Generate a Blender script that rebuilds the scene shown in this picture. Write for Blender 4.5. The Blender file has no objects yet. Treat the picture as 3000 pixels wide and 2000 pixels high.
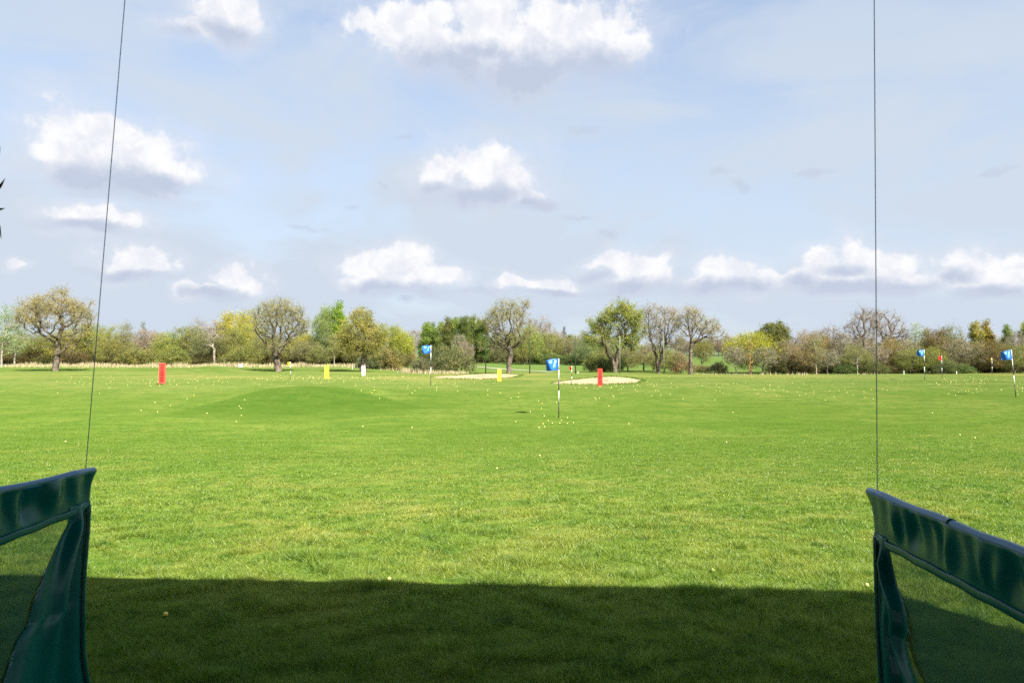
import bpy, math, random
import numpy as np
from mathutils import Vector, Matrix

SC = bpy.context.scene
COL = SC.collection
R = math.radians

# ------------------------------------------------------------------ camera geometry
EYE = 2.28
FPX = 2000.0                       # focal length in photo pixels (24 mm on 36 mm, 3000 px wide)
PITCH = math.atan((1062 - 1000) / FPX)
CP, SP = math.cos(PITCH), math.sin(PITCH)
K = 3000 / 2352.0                  # "display" pixels used for the notes below -> photo pixels

SUN_AZ, SUN_EL = R(35), R(43)      # sun behind the camera, to the right
TO_SUN = Vector((math.sin(SUN_AZ) * math.cos(SUN_EL), -math.cos(SUN_AZ) * math.cos(SUN_EL), math.sin(SUN_EL)))


def ray(u, v):
    """direction in the world (y = 1) of a photo pixel"""
    x = (u - 1500) / FPX
    yc = (1000 - v) / FPX
    d = np.array([x, CP - yc * SP, SP + yc * CP])
    return d / d[1]


def at(u, v, Y):
    d = ray(u, v)
    return Vector((d[0] * Y, Y, EYE + d[2] * Y))


# ------------------------------------------------------------------ terrain
def _profile(pts, w=2.0):
    ys = np.arange(-80, 1400, .5)
    px, pz = zip(*pts)
    z = np.interp(ys, px, pz)
    k = np.exp(-.5 * (np.arange(-12, 13) * .5 / w) ** 2)
    zp = np.pad(z, 12, mode='edge')
    return np.convolve(zp, k / k.sum(), mode='valid')


_YS = np.arange(-80, 1400, .5)
_COM = [(-80, 0), (12, 0), (18, .1), (24.5, .30), (28, .52), (31, .76)]
P_L = _profile(_COM + [(36, 1.0), (40, 1.02), (50, 1.05), (60, 1.10), (70, 1.12), (80, 1.08), (92, 1.04), (100, 1.05), (108, 1.28),
                       (115, 1.75), (122, 1.9), (130, 1.6), (200, 2.5), (300, 5), (450, 9), (700, 18), (1400, 26)])
P_C = _profile(_COM + [(36, 1.0), (42, .86), (46, .83), (52, .93), (58, 1.03), (70, 1.12), (80, .98), (90, .75), (100, .68), (120, .7),
                       (150, 1.2), (200, 2.6), (250, 4.0), (300, 5.2), (450, 10), (700, 20), (1400, 30)])
P_R = _profile(_COM + [(36, 1.0), (42, 1.05), (50, 1.1), (65, 1.14), (75, .95), (90, .5), (100, .35), (120, .4), (150, .6), (200, 2),
                       (300, 5.5), (450, 12), (700, 22), (1400, 30)])


def sstep(a, b, x):
    t = np.clip((x - a) / (b - a), 0, 1)
    return t * t * (3 - 2 * t)


def terrain(x, y):
    x = np.asarray(x, float)
    y = np.asarray(y, float)
    t = x / np.maximum(y, 8)
    wl = 1 - sstep(-.26, -.11, t)
    wr = sstep(.17, .29, t)
    zl, zc, zr = (np.interp(y, _YS, p) for p in (P_L, P_C, P_R))
    z = zl * wl + zr * wr + zc * (1 - wl - wr)

    def bump(cx, cy, a, rx, ry, p=1.0):
        return a * np.exp(-(((x - cx) / rx) ** 2 + ((y - cy) / ry) ** 2) ** p)
    z = z + bump(-9.3, 30.3, .50, 3.6, 2.2, 1.0) + bump(-3, 31.0, .22, 4.5, 1.8)
    z = z + bump(-43, 98, .75, 3.6, 5) + bump(-37, 93, -.12, 3, 4)
    z = z + bump(24, 44, .13, 7, 1.8) + bump(33, 44.5, .10, 9, 1.6) + bump(30, 37.5, .08, 9, 1.5)
    z = z + bump(45, 62, .17, 6, 4, 1.5)
    far = sstep(9, 26, y)
    z = z + far * (.03 * np.sin(x * .31 + 1.3) * np.sin(y * .27 + .4) + .025 * np.sin(x * .13 - y * .19 + 2.0))
    z = z + .006 * np.sin(x * 1.1 + .3 * y) * np.sin(y * .9 - .2 * x)
    return z


def tz(x, y):
    return float(terrain(np.array([x]), np.array([y]))[0])


_MARCH = np.concatenate([np.arange(2.5, 120, .05), np.arange(120, 700, .5)])


def hit(u, v):
    d = ray(u, v)
    z = EYE + d[2] * _MARCH
    g = terrain(d[0] * _MARCH, _MARCH)
    i = np.argmax(z < g)
    if z[i] >= g[i]:
        i = len(_MARCH) - 1
    y = _MARCH[i]
    return Vector((d[0] * y, y, g[i]))


# ------------------------------------------------------------------ object helpers
def link(o, parent=None):
    COL.objects.link(o)
    if parent is not None:
        o.parent = parent
    return o


def tag(o, label=None, cat=None, group=None, kind=None):
    if label:
        o['label'] = label
    if cat:
        o['category'] = cat
    if group:
        o['group'] = group
    if kind:
        o['kind'] = kind
    return o


def empty(name, loc, rz=0.0):
    o = bpy.data.objects.new(name, None)
    o.location = loc
    o.rotation_euler = (0, 0, rz)
    o.empty_display_size = .2
    return link(o)


def mesh_np(name, verts, faces=None, tris=None, quads=None, mats=(), midx=None, smooth=False):
    """mesh from numpy arrays; tris (n,3) and quads (m,4) may be mixed"""
    me = bpy.data.meshes.new(name)
    verts = np.asarray(verts, np.float32)
    loops, starts, n = [], [], 0
    if faces is not None:
        me.from_pydata([tuple(map(float, p)) for p in verts], [], faces)
    else:
        tris = np.zeros((0, 3), np.int32) if tris is None else np.asarray(tris, np.int32)
        quads = np.zeros((0, 4), np.int32) if quads is None else np.asarray(quads, np.int32)
        me.vertices.add(len(verts))
        me.vertices.foreach_set('co', verts.ravel())
        lp = np.concatenate([tris.ravel(), quads.ravel()])
        me.loops.add(len(lp))
        me.loops.foreach_set('vertex_index', lp)
        st = np.concatenate([np.arange(len(tris)) * 3, len(tris) * 3 + np.arange(len(quads)) * 4]).astype(np.int32)
        me.polygons.add(len(st))
        me.polygons.foreach_set('loop_start', st)
        me.update(calc_edges=True)
    for m in mats:
        me.materials.append(m)
    if midx is not None:
        me.polygons.foreach_set('material_index', np.asarray(midx, np.int32))
    if smooth:
        me.polygons.foreach_set('use_smooth', np.ones(len(me.polygons), bool))
    me.update()
    return me


def obj(name, me, parent=None, loc=None):
    o = bpy.data.objects.new(name, me)
    if loc is not None:
        o.location = loc
    return link(o, parent)


class MB:
    """collects boxes, tubes, grids into one mesh"""

    def __init__(s):
        s.v, s.f, s.m = [], [], []

    def add(s, vs, fs, m=0):
        n = len(s.v)
        s.v += [tuple(map(float, p)) for p in vs]
        s.f += [tuple(i + n for i in f) for f in fs]
        s.m += [m] * len(fs)

    def box(s, c, size, m=0, rz=0.0, bev=0.0):
        x, y, z = (q / 2 for q in size)
        if bev:
            b = bev
            ring = [(-x + b, -y), (x - b, -y), (x, -y + b), (x, y - b), (x - b, y), (-x + b, y), (-x, y - b), (-x, -y + b)]
        else:
            ring = [(-x, -y), (x, -y), (x, y), (-x, y)]
        n = len(ring)
        ca, sa = math.cos(rz), math.sin(rz)
        vs = []
        for zz in (-z, z):
            for (a, b2) in ring:
                vs.append((c[0] + a * ca - b2 * sa, c[1] + a * sa + b2 * ca, c[2] + zz))
        fs = [tuple(range(n - 1, -1, -1)), tuple(range(n, 2 * n))]
        fs += [(i, (i + 1) % n, n + (i + 1) % n, n + i) for i in range(n)]
        s.add(vs, fs, m)

    def tube(s, pts, rad, n=8, m=0, cap=True):
        pts = [Vector(p) for p in pts]
        rads = rad if isinstance(rad, (list, tuple)) else [rad] * len(pts)
        vs, fs = [], []
        for i, p in enumerate(pts):
            d = (pts[min(i + 1, len(pts) - 1)] - pts[max(i - 1, 0)]).normalized()
            a = Vector((1, 0, 0)) if abs(d.x) < .8 else Vector((0, 1, 0))
            e1 = d.cross(a).normalized()
            e2 = d.cross(e1)
            for k in range(n):
                t = 2 * math.pi * k / n
                vs.append(p + (e1 * math.cos(t) + e2 * math.sin(t)) * rads[i])
        for i in range(len(pts) - 1):
            for k in range(n):
                k2 = (k + 1) % n
                fs.append((i * n + k, i * n + k2, (i + 1) * n + k2, (i + 1) * n + k))
        if cap:
            fs.append(tuple(range(n - 1, -1, -1)))
            fs.append(tuple((len(pts) - 1) * n + k for k in range(n)))
        s.add(vs, fs, m)

    def grid(s, P, m=0):
        nr, nc = len(P), len(P[0])
        vs = [p for r in P for p in r]
        fs = [(i * nc + j, i * nc + j + 1, (i + 1) * nc + j + 1, (i + 1) * nc + j) for i in range(nr - 1) for j in range(nc - 1)]
        s.add(vs, fs, m)

    def build(s, name, mats, parent=None, smooth=False, loc=None):
        if not isinstance(mats, (list, tuple)):
            mats = [mats]
        me = mesh_np(name, s.v, faces=s.f, mats=mats, midx=s.m, smooth=smooth)
        return obj(name, me, parent, loc)


# ------------------------------------------------------------------ materials
class NT:
    def __init__(s, nt):
        s.nt = nt
        s.N, s.L = nt.nodes, nt.links

    def n(s, typ, ins=None, **kw):
        nd = s.N.new(typ)
        for k, v in kw.items():
            setattr(nd, k, v)
        for k, v in (ins or {}).items():
            s.set(nd.inputs[k], v)
        return nd

    def set(s, sock, v):
        if isinstance(v, bpy.types.NodeSocket):
            s.L.new(v, sock)
        else:
            if isinstance(v, (tuple, list)) and sock.type == 'RGBA' and len(v) == 3:
                v = (*v, 1)
            sock.default_value = v

    def math(s, op, a, b=None, c=None, clamp=False):
        nd = s.N.new('ShaderNodeMath')
        nd.operation = op
        nd.use_clamp = clamp
        for i, v in enumerate((a, b, c)):
            if v is not None:
                s.set(nd.inputs[i], v)
        return nd.outputs[0]

    def mix(s, f, a, b, blend='MIX'):
        nd = s.N.new('ShaderNodeMix')
        nd.data_type = 'RGBA'
        nd.blend_type = blend
        s.set(nd.inputs[0], f)
        s.set(nd.inputs[6], a)
        s.set(nd.inputs[7], b)
        return nd.outputs[2]

    def maprange(s, v, a, b, c=0.0, d=1.0, smooth=True):
        nd = s.N.new('ShaderNodeMapRange')
        nd.interpolation_type = 'SMOOTHSTEP' if smooth else 'LINEAR'
        for i, q in enumerate((v, a, b, c, d)):
            s.set(nd.inputs[i], q)
        return nd.outputs[0]

    def noise(s, vec, scale, detail=3, rough=.55, dist=0.0, dims='3D'):
        nd = s.N.new('ShaderNodeTexNoise')
        nd.noise_dimensions = dims
        s.set(nd.inputs['Vector'], vec)
        nd.inputs['Scale'].default_value = scale
        nd.inputs['Detail'].default_value = detail
        nd.inputs['Roughness'].default_value = rough
        nd.inputs['Distortion'].default_value = dist
        return nd.outputs['Fac']

    def vmul(s, vec, k):
        nd = s.N.new('ShaderNodeVectorMath')
        nd.operation = 'MULTIPLY'
        s.set(nd.inputs[0], vec)
        nd.inputs[1].default_value = k
        return nd.outputs[0]


def material(name):
    m = bpy.data.materials.new(name)
    m.use_nodes = True
    m.node_tree.nodes.clear()
    t = NT(m.node_tree)
    out = t.n('ShaderNodeOutputMaterial')
    return m, t, out


def principled(t, out, color, rough=.6, spec=.4, bump=None, bump_s=.3, bump_d=.01, metal=0.0, coat=0.0):
    b = t.n('ShaderNodeBsdfPrincipled', {'Base Color': color, 'Roughness': rough, 'Specular IOR Level': spec, 'Metallic': metal, 'Coat Weight': coat})
    if bump is not None:
        bn = t.n('ShaderNodeBump', {'Height': bump, 'Strength': bump_s, 'Distance': bump_d})
        t.L.new(bn.outputs[0], b.inputs['Normal'])
    t.L.new(b.outputs[0], out.inputs[0])
    return b


def simple(name, col, rough=.6, spec=.4, var=.15, scale=8.0, metal=0.0, bump=.0):
    m, t, out = material(name)
    co = t.n('ShaderNodeTexCoord').outputs['Object']
    n1 = t.noise(co, scale, 4)
    c = t.mix(n1, tuple(q * (1 - var) for q in col), tuple(min(1, q * (1 + var)) for q in col))
    principled(t, out, c, rough, spec, bump=n1 if bump else None, bump_s=bump, metal=metal)
    return m


# colour of the lawn, shared by the ground sheet and the blades standing in it
def lawn_color(t, pos):
    big = t.noise(pos, .11, 4, .6, .6)
    weed_shade = t.noise(pos, 5.2, 3, .6, .5)
    weed_shade2 = t.noise(t.vmul(pos, (.8, 1.3, 1)), 1.7, 3, .6, .4)
    mid = t.noise(t.vmul(pos, (1.0, .7, 1.0)), .55, 5, .62, .4)
    fine = t.noise(pos, 3.2, 4, .65)
    c = t.mix(t.maprange(big, .36, .64), LAWN_A, LAWN_B)
    c = t.mix(t.maprange(mid, .45, .68, 0, .75), c, LAWN_Y)
    c = t.mix(t.maprange(fine, .30, .52, .42, 0), c, LAWN_D)
    c = t.mix(t.maprange(weed_shade, .50, .68, 0, .62), c, (.036, .094, .010))  # dark clumps: weeds, plus shade between tufts painted into the colour
    c = t.mix(t.maprange(weed_shade2, .52, .70, 0, .50), c, (.052, .130, .014))
    sep = t.n('ShaderNodeSeparateXYZ', {0: pos})
    lush = t.math('MULTIPLY', t.maprange(sep.outputs[1], 11, 17, 0, 1), t.maprange(sep.outputs[1], 27, 38, 1, 0))
    patch = t.noise(t.vmul(pos, (.55, 1.0, 1.0)), .28, 4, .6, .5)
    c = t.mix(t.math('MULTIPLY', lush, t.maprange(patch, .34, .62, .75, .25)), c, (.096, .156, .021))
    # worn, sun-bleached band of turf in front of the bays
    dy = t.math('DIVIDE', t.math('SUBTRACT', sep.outputs[1], 10.5), 4.2)
    band = t.math('POWER', 2.718, t.math('MULTIPLY', t.math('MULTIPLY', dy, dy), -1.0))
    worn = t.noise(t.vmul(pos, (.7, 1.0, 1.0)), .9, 5, .65, .5)
    dry = t.math('MULTIPLY', band, t.maprange(worn, .46, .64, 0, .58))
    c = t.mix(dry, c, LAWN_S)
    # scattered old divots and bare nicks
    dv = t.noise(t.vmul(pos, (1.0, 1.4, 1.0)), 7.5, 2, .5)
    dz = t.noise(pos, .45, 3, .6)
    c = t.mix(t.math('MULTIPLY', t.maprange(dv, .69, .74), t.maprange(dz, .46, .60, 0, .75)), c, (.165, .135, .070))
    return c


DARK_TURF = (.064, .130, .016)
DARK_MOUNDS = [(-8.6, 28.4, 7.4, 4.2, 1.0), (27, 42.2, 12, 1.5, .7), (-41, 94, 4.5, 3.5, .5), (45, 60.5, 6, 1.4, .6), (-50, 104, 60, 7, .6)]
LAWN_A = (.124, .192, .029)
LAWN_B = (.166, .230, .041)
LAWN_Y = (.216, .247, .053)
LAWN_D = (.056, .116, .015)
LAWN_S = (.265, .262, .075)


def mat_ground():
    m, t, out = material('turf')
    pos = t.n('ShaderNodeNewGeometry').outputs['Position']
    c = lawn_color(t, pos)
    # mown grain that streaks across the far turf
    st = t.noise(t.vmul(pos, (.5, 1.6, 1.0)), 1.3, 5, .7)
    c = t.mix(t.maprange(st, .35, .60, .50, 0), c, LAWN_D)
    g2 = t.noise(pos, 26, 3, .7)
    c = t.mix(t.maprange(g2, .30, .55, .45, 0), c, LAWN_D)
    # worn yellow carpet where hundreds of balls have landed
    ck = t.noise(pos, 5.5, 2, .6)
    sep = t.n('ShaderNodeSeparateXYZ', {0: pos})
    zone = t.maprange(sep.outputs[1], 46, 58, 0, 1)
    zone = t.math('MULTIPLY', zone, t.maprange(sep.outputs[1], 74, 88, 1, 0))
    big = t.noise(pos, .07, 2)
    c = t.mix(t.math('MULTIPLY', zone, t.maprange(big, .44, .60, .0, .55)), c, (.215, .225, .045))
    # distant meadow is a flatter, cooler green
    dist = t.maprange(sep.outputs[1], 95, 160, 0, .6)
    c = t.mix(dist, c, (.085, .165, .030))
    # darker turf colour on the flanks of the mounds
    for (cx, cy, rx, ry, k) in DARK_MOUNDS:
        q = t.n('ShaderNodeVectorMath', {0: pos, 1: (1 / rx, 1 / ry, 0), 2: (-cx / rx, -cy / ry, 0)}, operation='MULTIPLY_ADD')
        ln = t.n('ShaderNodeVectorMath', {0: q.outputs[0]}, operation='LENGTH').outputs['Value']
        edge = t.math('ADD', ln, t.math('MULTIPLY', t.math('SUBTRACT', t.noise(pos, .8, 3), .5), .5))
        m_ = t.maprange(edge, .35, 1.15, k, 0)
        if cy < 31 and cx < 0:               # dark colour stops at the brow of the mound; the brow curves back at both ends
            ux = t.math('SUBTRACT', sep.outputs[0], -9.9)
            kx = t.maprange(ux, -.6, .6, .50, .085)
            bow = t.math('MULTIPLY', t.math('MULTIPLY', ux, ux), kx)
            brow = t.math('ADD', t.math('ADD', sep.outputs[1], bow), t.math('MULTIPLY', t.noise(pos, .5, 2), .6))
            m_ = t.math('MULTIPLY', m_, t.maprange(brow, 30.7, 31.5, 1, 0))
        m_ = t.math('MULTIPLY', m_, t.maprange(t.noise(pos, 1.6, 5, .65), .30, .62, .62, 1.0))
        c = t.mix(m_, c, t.mix(.55, DARK_TURF, t.mix(1.0, c, (.62, .74, .58), 'MULTIPLY')))
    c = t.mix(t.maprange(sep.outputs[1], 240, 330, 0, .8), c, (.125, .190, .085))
    c = t.mix(1.0, c, t.mix(t.maprange(sep.outputs[1], 20, 45), (.76, .76, .76), (.90, .79, 1.12)), 'MULTIPLY')  # far turf bluer: haze and sky reflection put into the colour
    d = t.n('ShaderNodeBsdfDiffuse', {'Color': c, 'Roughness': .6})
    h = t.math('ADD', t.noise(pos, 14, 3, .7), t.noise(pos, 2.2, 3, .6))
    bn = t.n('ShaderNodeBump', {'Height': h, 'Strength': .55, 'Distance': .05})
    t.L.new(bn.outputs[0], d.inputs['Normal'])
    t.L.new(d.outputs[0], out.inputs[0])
    return m


def mat_blades():
    m, t, out = material('grass_blade')
    pos = t.n('ShaderNodeNewGeometry').outputs['Position']
    c = lawn_color(t, pos)
    a = t.n('ShaderNodeAttribute', attribute_name='rnd').outputs['Fac']
    c = t.mix(1.0, c, t.mix(a, (.80, .90, .50), (1.82, 1.72, 1.2)), 'MULTIPLY')
    d = t.n('ShaderNodeBsdfDiffuse', {'Color': c})
    tr = t.n('ShaderNodeBsdfTranslucent', {'Color': t.mix(1.0, c, (1.0, 1.25, .4), 'MULTIPLY')})
    gl = t.n('ShaderNodeBsdfGlossy', {'Color': (.9, .95, .8, 1), 'Roughness': .45})
    mx = t.n('ShaderNodeMixShader', {0: .38, 1: d.outputs[0], 2: tr.outputs[0]})
    m2 = t.n('ShaderNodeMixShader', {0: .035, 1: mx.outputs[0], 2: gl.outputs[0]})
    t.L.new(m2.outputs[0], out.inputs[0])
    return m


def mat_leaf():
    """foliage; the tint comes from each object's own colour"""
    m, t, out = material('leaf')
    oi = t.n('ShaderNodeObjectInfo')
    co = t.n('ShaderNodeTexCoord').outputs['Object']
    n1 = t.noise(co, .55, 3, .6)
    n2 = t.noise(co, 5.0, 2, .6)
    c = t.mix(1.0, oi.outputs['Color'], t.mix(t.maprange(n1, .35, .65), (.72, .80, .75), (1.25, 1.15, 1.0)), 'MULTIPLY')
    c = t.mix(1.0, c, t.mix(n2, (.85, .86, .85), (1.15, 1.13, 1.1)), 'MULTIPLY')
    d = t.n('ShaderNodeBsdfDiffuse', {'Color': c})
    tr = t.n('ShaderNodeBsdfTranslucent', {'Color': c})
    mx = t.n('ShaderNodeMixShader', {0: .48, 1: d.outputs[0], 2: tr.outputs[0]})
    t.L.new(mx.outputs[0], out.inputs[0])
    return m


def mat_bark(name, a, b, sc=6.0):
    m, t, out = material(name)
    co = t.n('ShaderNodeTexCoord').outputs['Object']
    n1 = t.noise(t.vmul(co, (1, 1, .35)), sc, 5, .65)
    n2 = t.noise(co, .8, 3)
    c = t.mix(t.maprange(n1, .35, .65), a, b)
    c = t.mix(t.maprange(n2, .5, .7, 0, .45), c, (.12, .13, .04))     # moss and lichen
    principled(t, out, c, .9, .15, bump=n1, bump_s=.6, bump_d=.06)
    return m


M = {}


def build_materials():
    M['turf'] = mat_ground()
    M['blade'] = mat_blades()
    M['leaf'] = mat_leaf()
    M['bark'] = mat_bark('oak_bark', (.055, .042, .028), (.200, .160, .120))
    M['bark_pale'] = mat_bark('birch_bark', (.20, .18, .13), (.42, .38, .29))
    M['bark_red'] = mat_bark('russet_bark', (.16, .075, .035), (.34, .17, .09))
    M['bark_grey'] = mat_bark('weathered_wood', (.16, .13, .09), (.34, .29, .22))
    M['twig'] = simple('twig_bark', (.225, .198, .105), .9, .1, .35, 1.5)
    M['twig_grey'] = simple('grey_twig_bark', (.285, .240, .190), .9, .1, .3, 1.5)
    M['straw'] = simple('dry_straw', (.36, .31, .17), .85, .1, .3, 1.2)
    M['white'] = simple('white_paint', (.80, .79, .76), .5, .4, .06, 9)
    M['black'] = simple('black_paint', (.012, .013, .013), .5, .4, .2, 9)
    M['cup'] = simple('white_plastic', (.78, .79, .80), .4, .5, .05, 10)
    M['ball'] = simple('yellow_ball_cover', (.66, .62, .20), .35, .5, .05, 60)
    M['ball_old'] = simple('worn_ball_cover', (.80, .62, .10), .45, .5, .1, 60)
    M['red'] = simple('red_board_paint', (.70, .045, .030), .55, .4, .18, 3)
    M['red_edge'] = simple('faded_red_frame', (.68, .14, .09), .6, .3, .15, 6)
    M['yellow'] = simple('yellow_board_paint', (.78, .62, .045), .55, .4, .1, 3)
    M['digit_dark'] = simple('digit_black', (.05, .012, .012), .7, .2, .2, 8)
    M['digit_yellow'] = simple('digit_faded_ochre', (.46, .34, .035), .7, .2, .2, 8)
    M['digit_grey'] = simple('digit_faded_grey', (.42, .41, .43), .7, .2, .2, 8)
    M['post_green'] = simple('green_post_paint', (.035, .055, .020), .7, .3, .3, 4)
    M['post_pale'] = simple('galvanised_post', (.20, .21, .12), .6, .3, .2, 4)
    M['concrete'] = simple('concrete', (.32, .31, .29), .85, .2, .15, 3, bump=.2)
    M['cladding'] = simple('painted_cladding', (.05, .075, .06), .8, .2, .2, 2)
    M['roofing'] = simple('roof_sheet', (.07, .085, .07), .8, .2, .1, 2)
    M['cable'] = simple('steel_cable', (.55, .68, .88), .5, .5, .1, 20)
    M['shoot'] = simple('dark_needle', (.012, .022, .028), .6, .3, .3, 20)
    for nm, col in (('flag_blue', (.012, .165, .62)), ('flag_red', (.62, .012, .015)), ('flag_yellow', (.85, .68, .04))):
        m, t, out = material(nm + '_cloth')
        co = t.n('ShaderNodeTexCoord').outputs['Object']
        n1 = t.noise(co, 40, 3)
        c = t.mix(n1, tuple(q * .85 for q in col), tuple(min(1, q * 1.15) for q in col))
        d = t.n('ShaderNodeBsdfPrincipled', {'Base Color': c, 'Roughness': .38, 'Specular IOR Level': .6, 'Sheen Weight': .3})
        tr = t.n('ShaderNodeBsdfTranslucent', {'Color': c})
        mx = t.n('ShaderNodeMixShader', {0: .25, 1: d.outputs[0], 2: tr.outputs[0]})
        t.L.new(mx.outputs[0], out.inputs[0])
        M[nm] = m
    # pale tint painting sunlit folds on the blue flags
    M['sunlit_fold'] = simple('sunlit_fold_tint', (.20, .48, .86), .5, .4, .08, 40)
    # sand
    m, t, out = material('bunker_sand')
    pos = t.n('ShaderNodeNewGeometry').outputs['Position']
    n1 = t.noise(pos, 1.1, 5, .6)
    n2 = t.noise(t.vmul(pos, (1, .3, 1)), 9, 3, .6)
    c = t.mix(t.maprange(n1, .35, .65), (.345, .260, .140), (.45, .355, .205))
    c = t.mix(t.maprange(n2, .5, .7, 0, .35), c, (.34, .25, .12))
    principled(t, out, c, .95, .1, bump=n2, bump_s=.5, bump_d=.03)
    M['sand'] = m
    m, t, out = material('gravel_path')
    pos = t.n('ShaderNodeNewGeometry').outputs['Position']
    n1 = t.noise(pos, 2.0, 4)
    principled(t, out, t.mix(n1, (.36, .34, .25), (.50, .47, .36)), .95, .1)
    M['path'] = m
    # canvas (coated PVC) and net of the bay dividers
    m, t, out = material('canvas')
    co = t.n('ShaderNodeTexCoord').outputs['Object']
    n1 = t.noise(co, 3.0, 4)
    n2 = t.noise(co, 260, 2)
    n3 = t.noise(t.vmul(co, (1, 1, .5)), 14, 4, .7)
    c = t.mix(n1, (.0003, .090, .072), (.0008, .155, .122))
    c = t.mix(t.maprange(n3, .62, .78, 0, .22), c, (.05, .13, .12))     # dusty scuffs
    principled(t, out, c, t.maprange(n1, .3, .7, .22, .34), .34, bump=n2, bump_s=.06, bump_d=.002)
    M['canvas'] = m
    m, t, out = material('canvas_rail_sleeve')
    co = t.n('ShaderNodeTexCoord').outputs['Object']
    n1 = t.noise(co, 5.0, 4)
    principled(t, out, t.mix(n1, (.006, .135, .26), (.012, .18, .32)), .32, .6)  # blue of the sky's reflection painted into the sleeve colour
    M['sleeve'] = m
    m, t, out = material('divider_net')
    co = t.n('ShaderNodeTexCoord').outputs['Object']
    n1 = t.noise(t.vmul(co, (1, 1, .35)), 5, 4, .7)
    n2 = t.noise(t.vmul(co, (1, 1, .25)), 2.2, 3, .6)
    tp = t.n('ShaderNodeBsdfTransparent', {'Color': t.mix(n2, (.58, .62, .52), (.74, .76, .66))})
    d = t.n('ShaderNodeBsdfDiffuse', {'Color': (.022, .165, .115, 1)})
    pr = t.n('ShaderNodeBsdfGlossy', {'Color': (.35, .42, .4, 1), 'Roughness': .5})
    dd = t.n('ShaderNodeMixShader', {0: .12, 1: d.outputs[0], 2: pr.outputs[0]})
    mx = t.n('ShaderNodeMixShader', {0: t.maprange(n1, .3, .75, .40, .58), 1: tp.outputs[0], 2: dd.outputs[0]})
    t.L.new(mx.outputs[0], out.inputs[0])
    M['net'] = m
    M['fray'] = simple('frayed_thread', (.34, .42, .40), .8, .2, .2, 30)


# ------------------------------------------------------------------ world, sun, camera
CLOUDS = [  # display pixels: cx, cy, rx, ry
    (235, 335, 110, 82), (140, 345, 72, 52), (330, 355, 92, 62), (410, 400, 75, 36), (185, 392, 110, 45), (255, 295, 72, 42), (300, 405, 125, 40), (95, 350, 40, 35),
    (200, 492, 88, 34), (275, 508, 66, 22),
    (510, 32, 80, 55), (445, 70, 58, 28), (560, 60, 48, 42),
    (895, 52, 80, 60), (975, 95, 110, 58), (1010, 40, 60, 40), (1110, 40, 75, 70), (1130, 105, 190, 70), (1290, 62, 130, 85), (1385, 90, 95, 62), (1210, 160, 150, 42), (845, 48, 34, 44), (1440, 110, 40, 40),
    (1110, 385, 92, 48), (1172, 405, 52, 52), (1008, 402, 45, 44), (1120, 438, 98, 30), (1205, 455, 40, 18),
    (315, 593, 75, 33), (278, 608, 44, 24), (362, 612, 38, 18),
    (545, 632, 48, 30), (438, 665, 30, 18), (575, 650, 24, 28), (490, 665, 30, 14),
    (925, 606, 88, 34), (860, 620, 66, 34), (828, 655, 48, 16), (1000, 632, 80, 24), (920, 648, 70, 20),
    (1230, 650, 80, 15), (1180, 645, 30, 12), (1290, 662, 36, 9),
    (1455, 613, 80, 28), (1395, 603, 46, 20), (1500, 635, 44, 22), (1450, 650, 50, 18),
    (1690, 635, 80, 33), (1640, 655, 50, 18), (1750, 640, 48, 20),
    (1955, 585, 52, 42), (1880, 600, 58, 34), (2055, 618, 88, 34), (1905, 640, 110, 28), (2115, 640, 58, 24), (1840, 642, 58, 24),
    (2240, 620, 68, 38), (2300, 650, 60, 24), (2340, 610, 40, 30),
    (50, 608, 28, 13), (1795, 650, 40, 18), (2165, 640, 40, 22), (2200, 655, 50, 14), (1600, 655, 30, 12),
]
BASES = [
    (245, 428, 150, 34), (150, 412, 58, 26), (400, 425, 70, 18), (200, 520, 95, 12), (520, 82, 80, 22), (420, 78, 40, 16),
    (1200, 172, 190, 48), (1040, 145, 110, 30), (1340, 155, 110, 34), (1120, 120, 60, 22), (1085, 452, 105, 26), (1000, 432, 32, 16), (1210, 470, 50, 14),
    (310, 630, 80, 11), (500, 674, 62, 15), (900, 668, 110, 15), (935, 688, 22, 12), (1250, 668, 70, 7), (1450, 662, 66, 17), (1372, 634, 30, 10),
    (1665, 664, 100, 15), (1900, 660, 120, 16), (2080, 660, 90, 14), (1840, 652, 46, 14), (1930, 620, 50, 14), (2265, 672, 110, 15), (2200, 640, 40, 20),
]
WISPS = [(1340, 305, 52, 24), (1650, 398, 40, 16), (1695, 425, 24, 22), (1860, 398, 75, 16), (700, 522, 64, 12), (800, 478, 32, 13), (930, 320, 34, 8), (1330, 500, 60, 12),
         (1400, 540, 40, 16), (1240, 470, 40, 14), (880, 420, 20, 14), (2280, 390, 60, 12), (1100, 665, 80, 14), (930, 680, 50, 16)]


def azel(u, v):
    d = ray(u * K, v * K)
    d = d / np.linalg.norm(d)
    return math.atan2(d[0], d[1]), math.asin(d[2])


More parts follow.
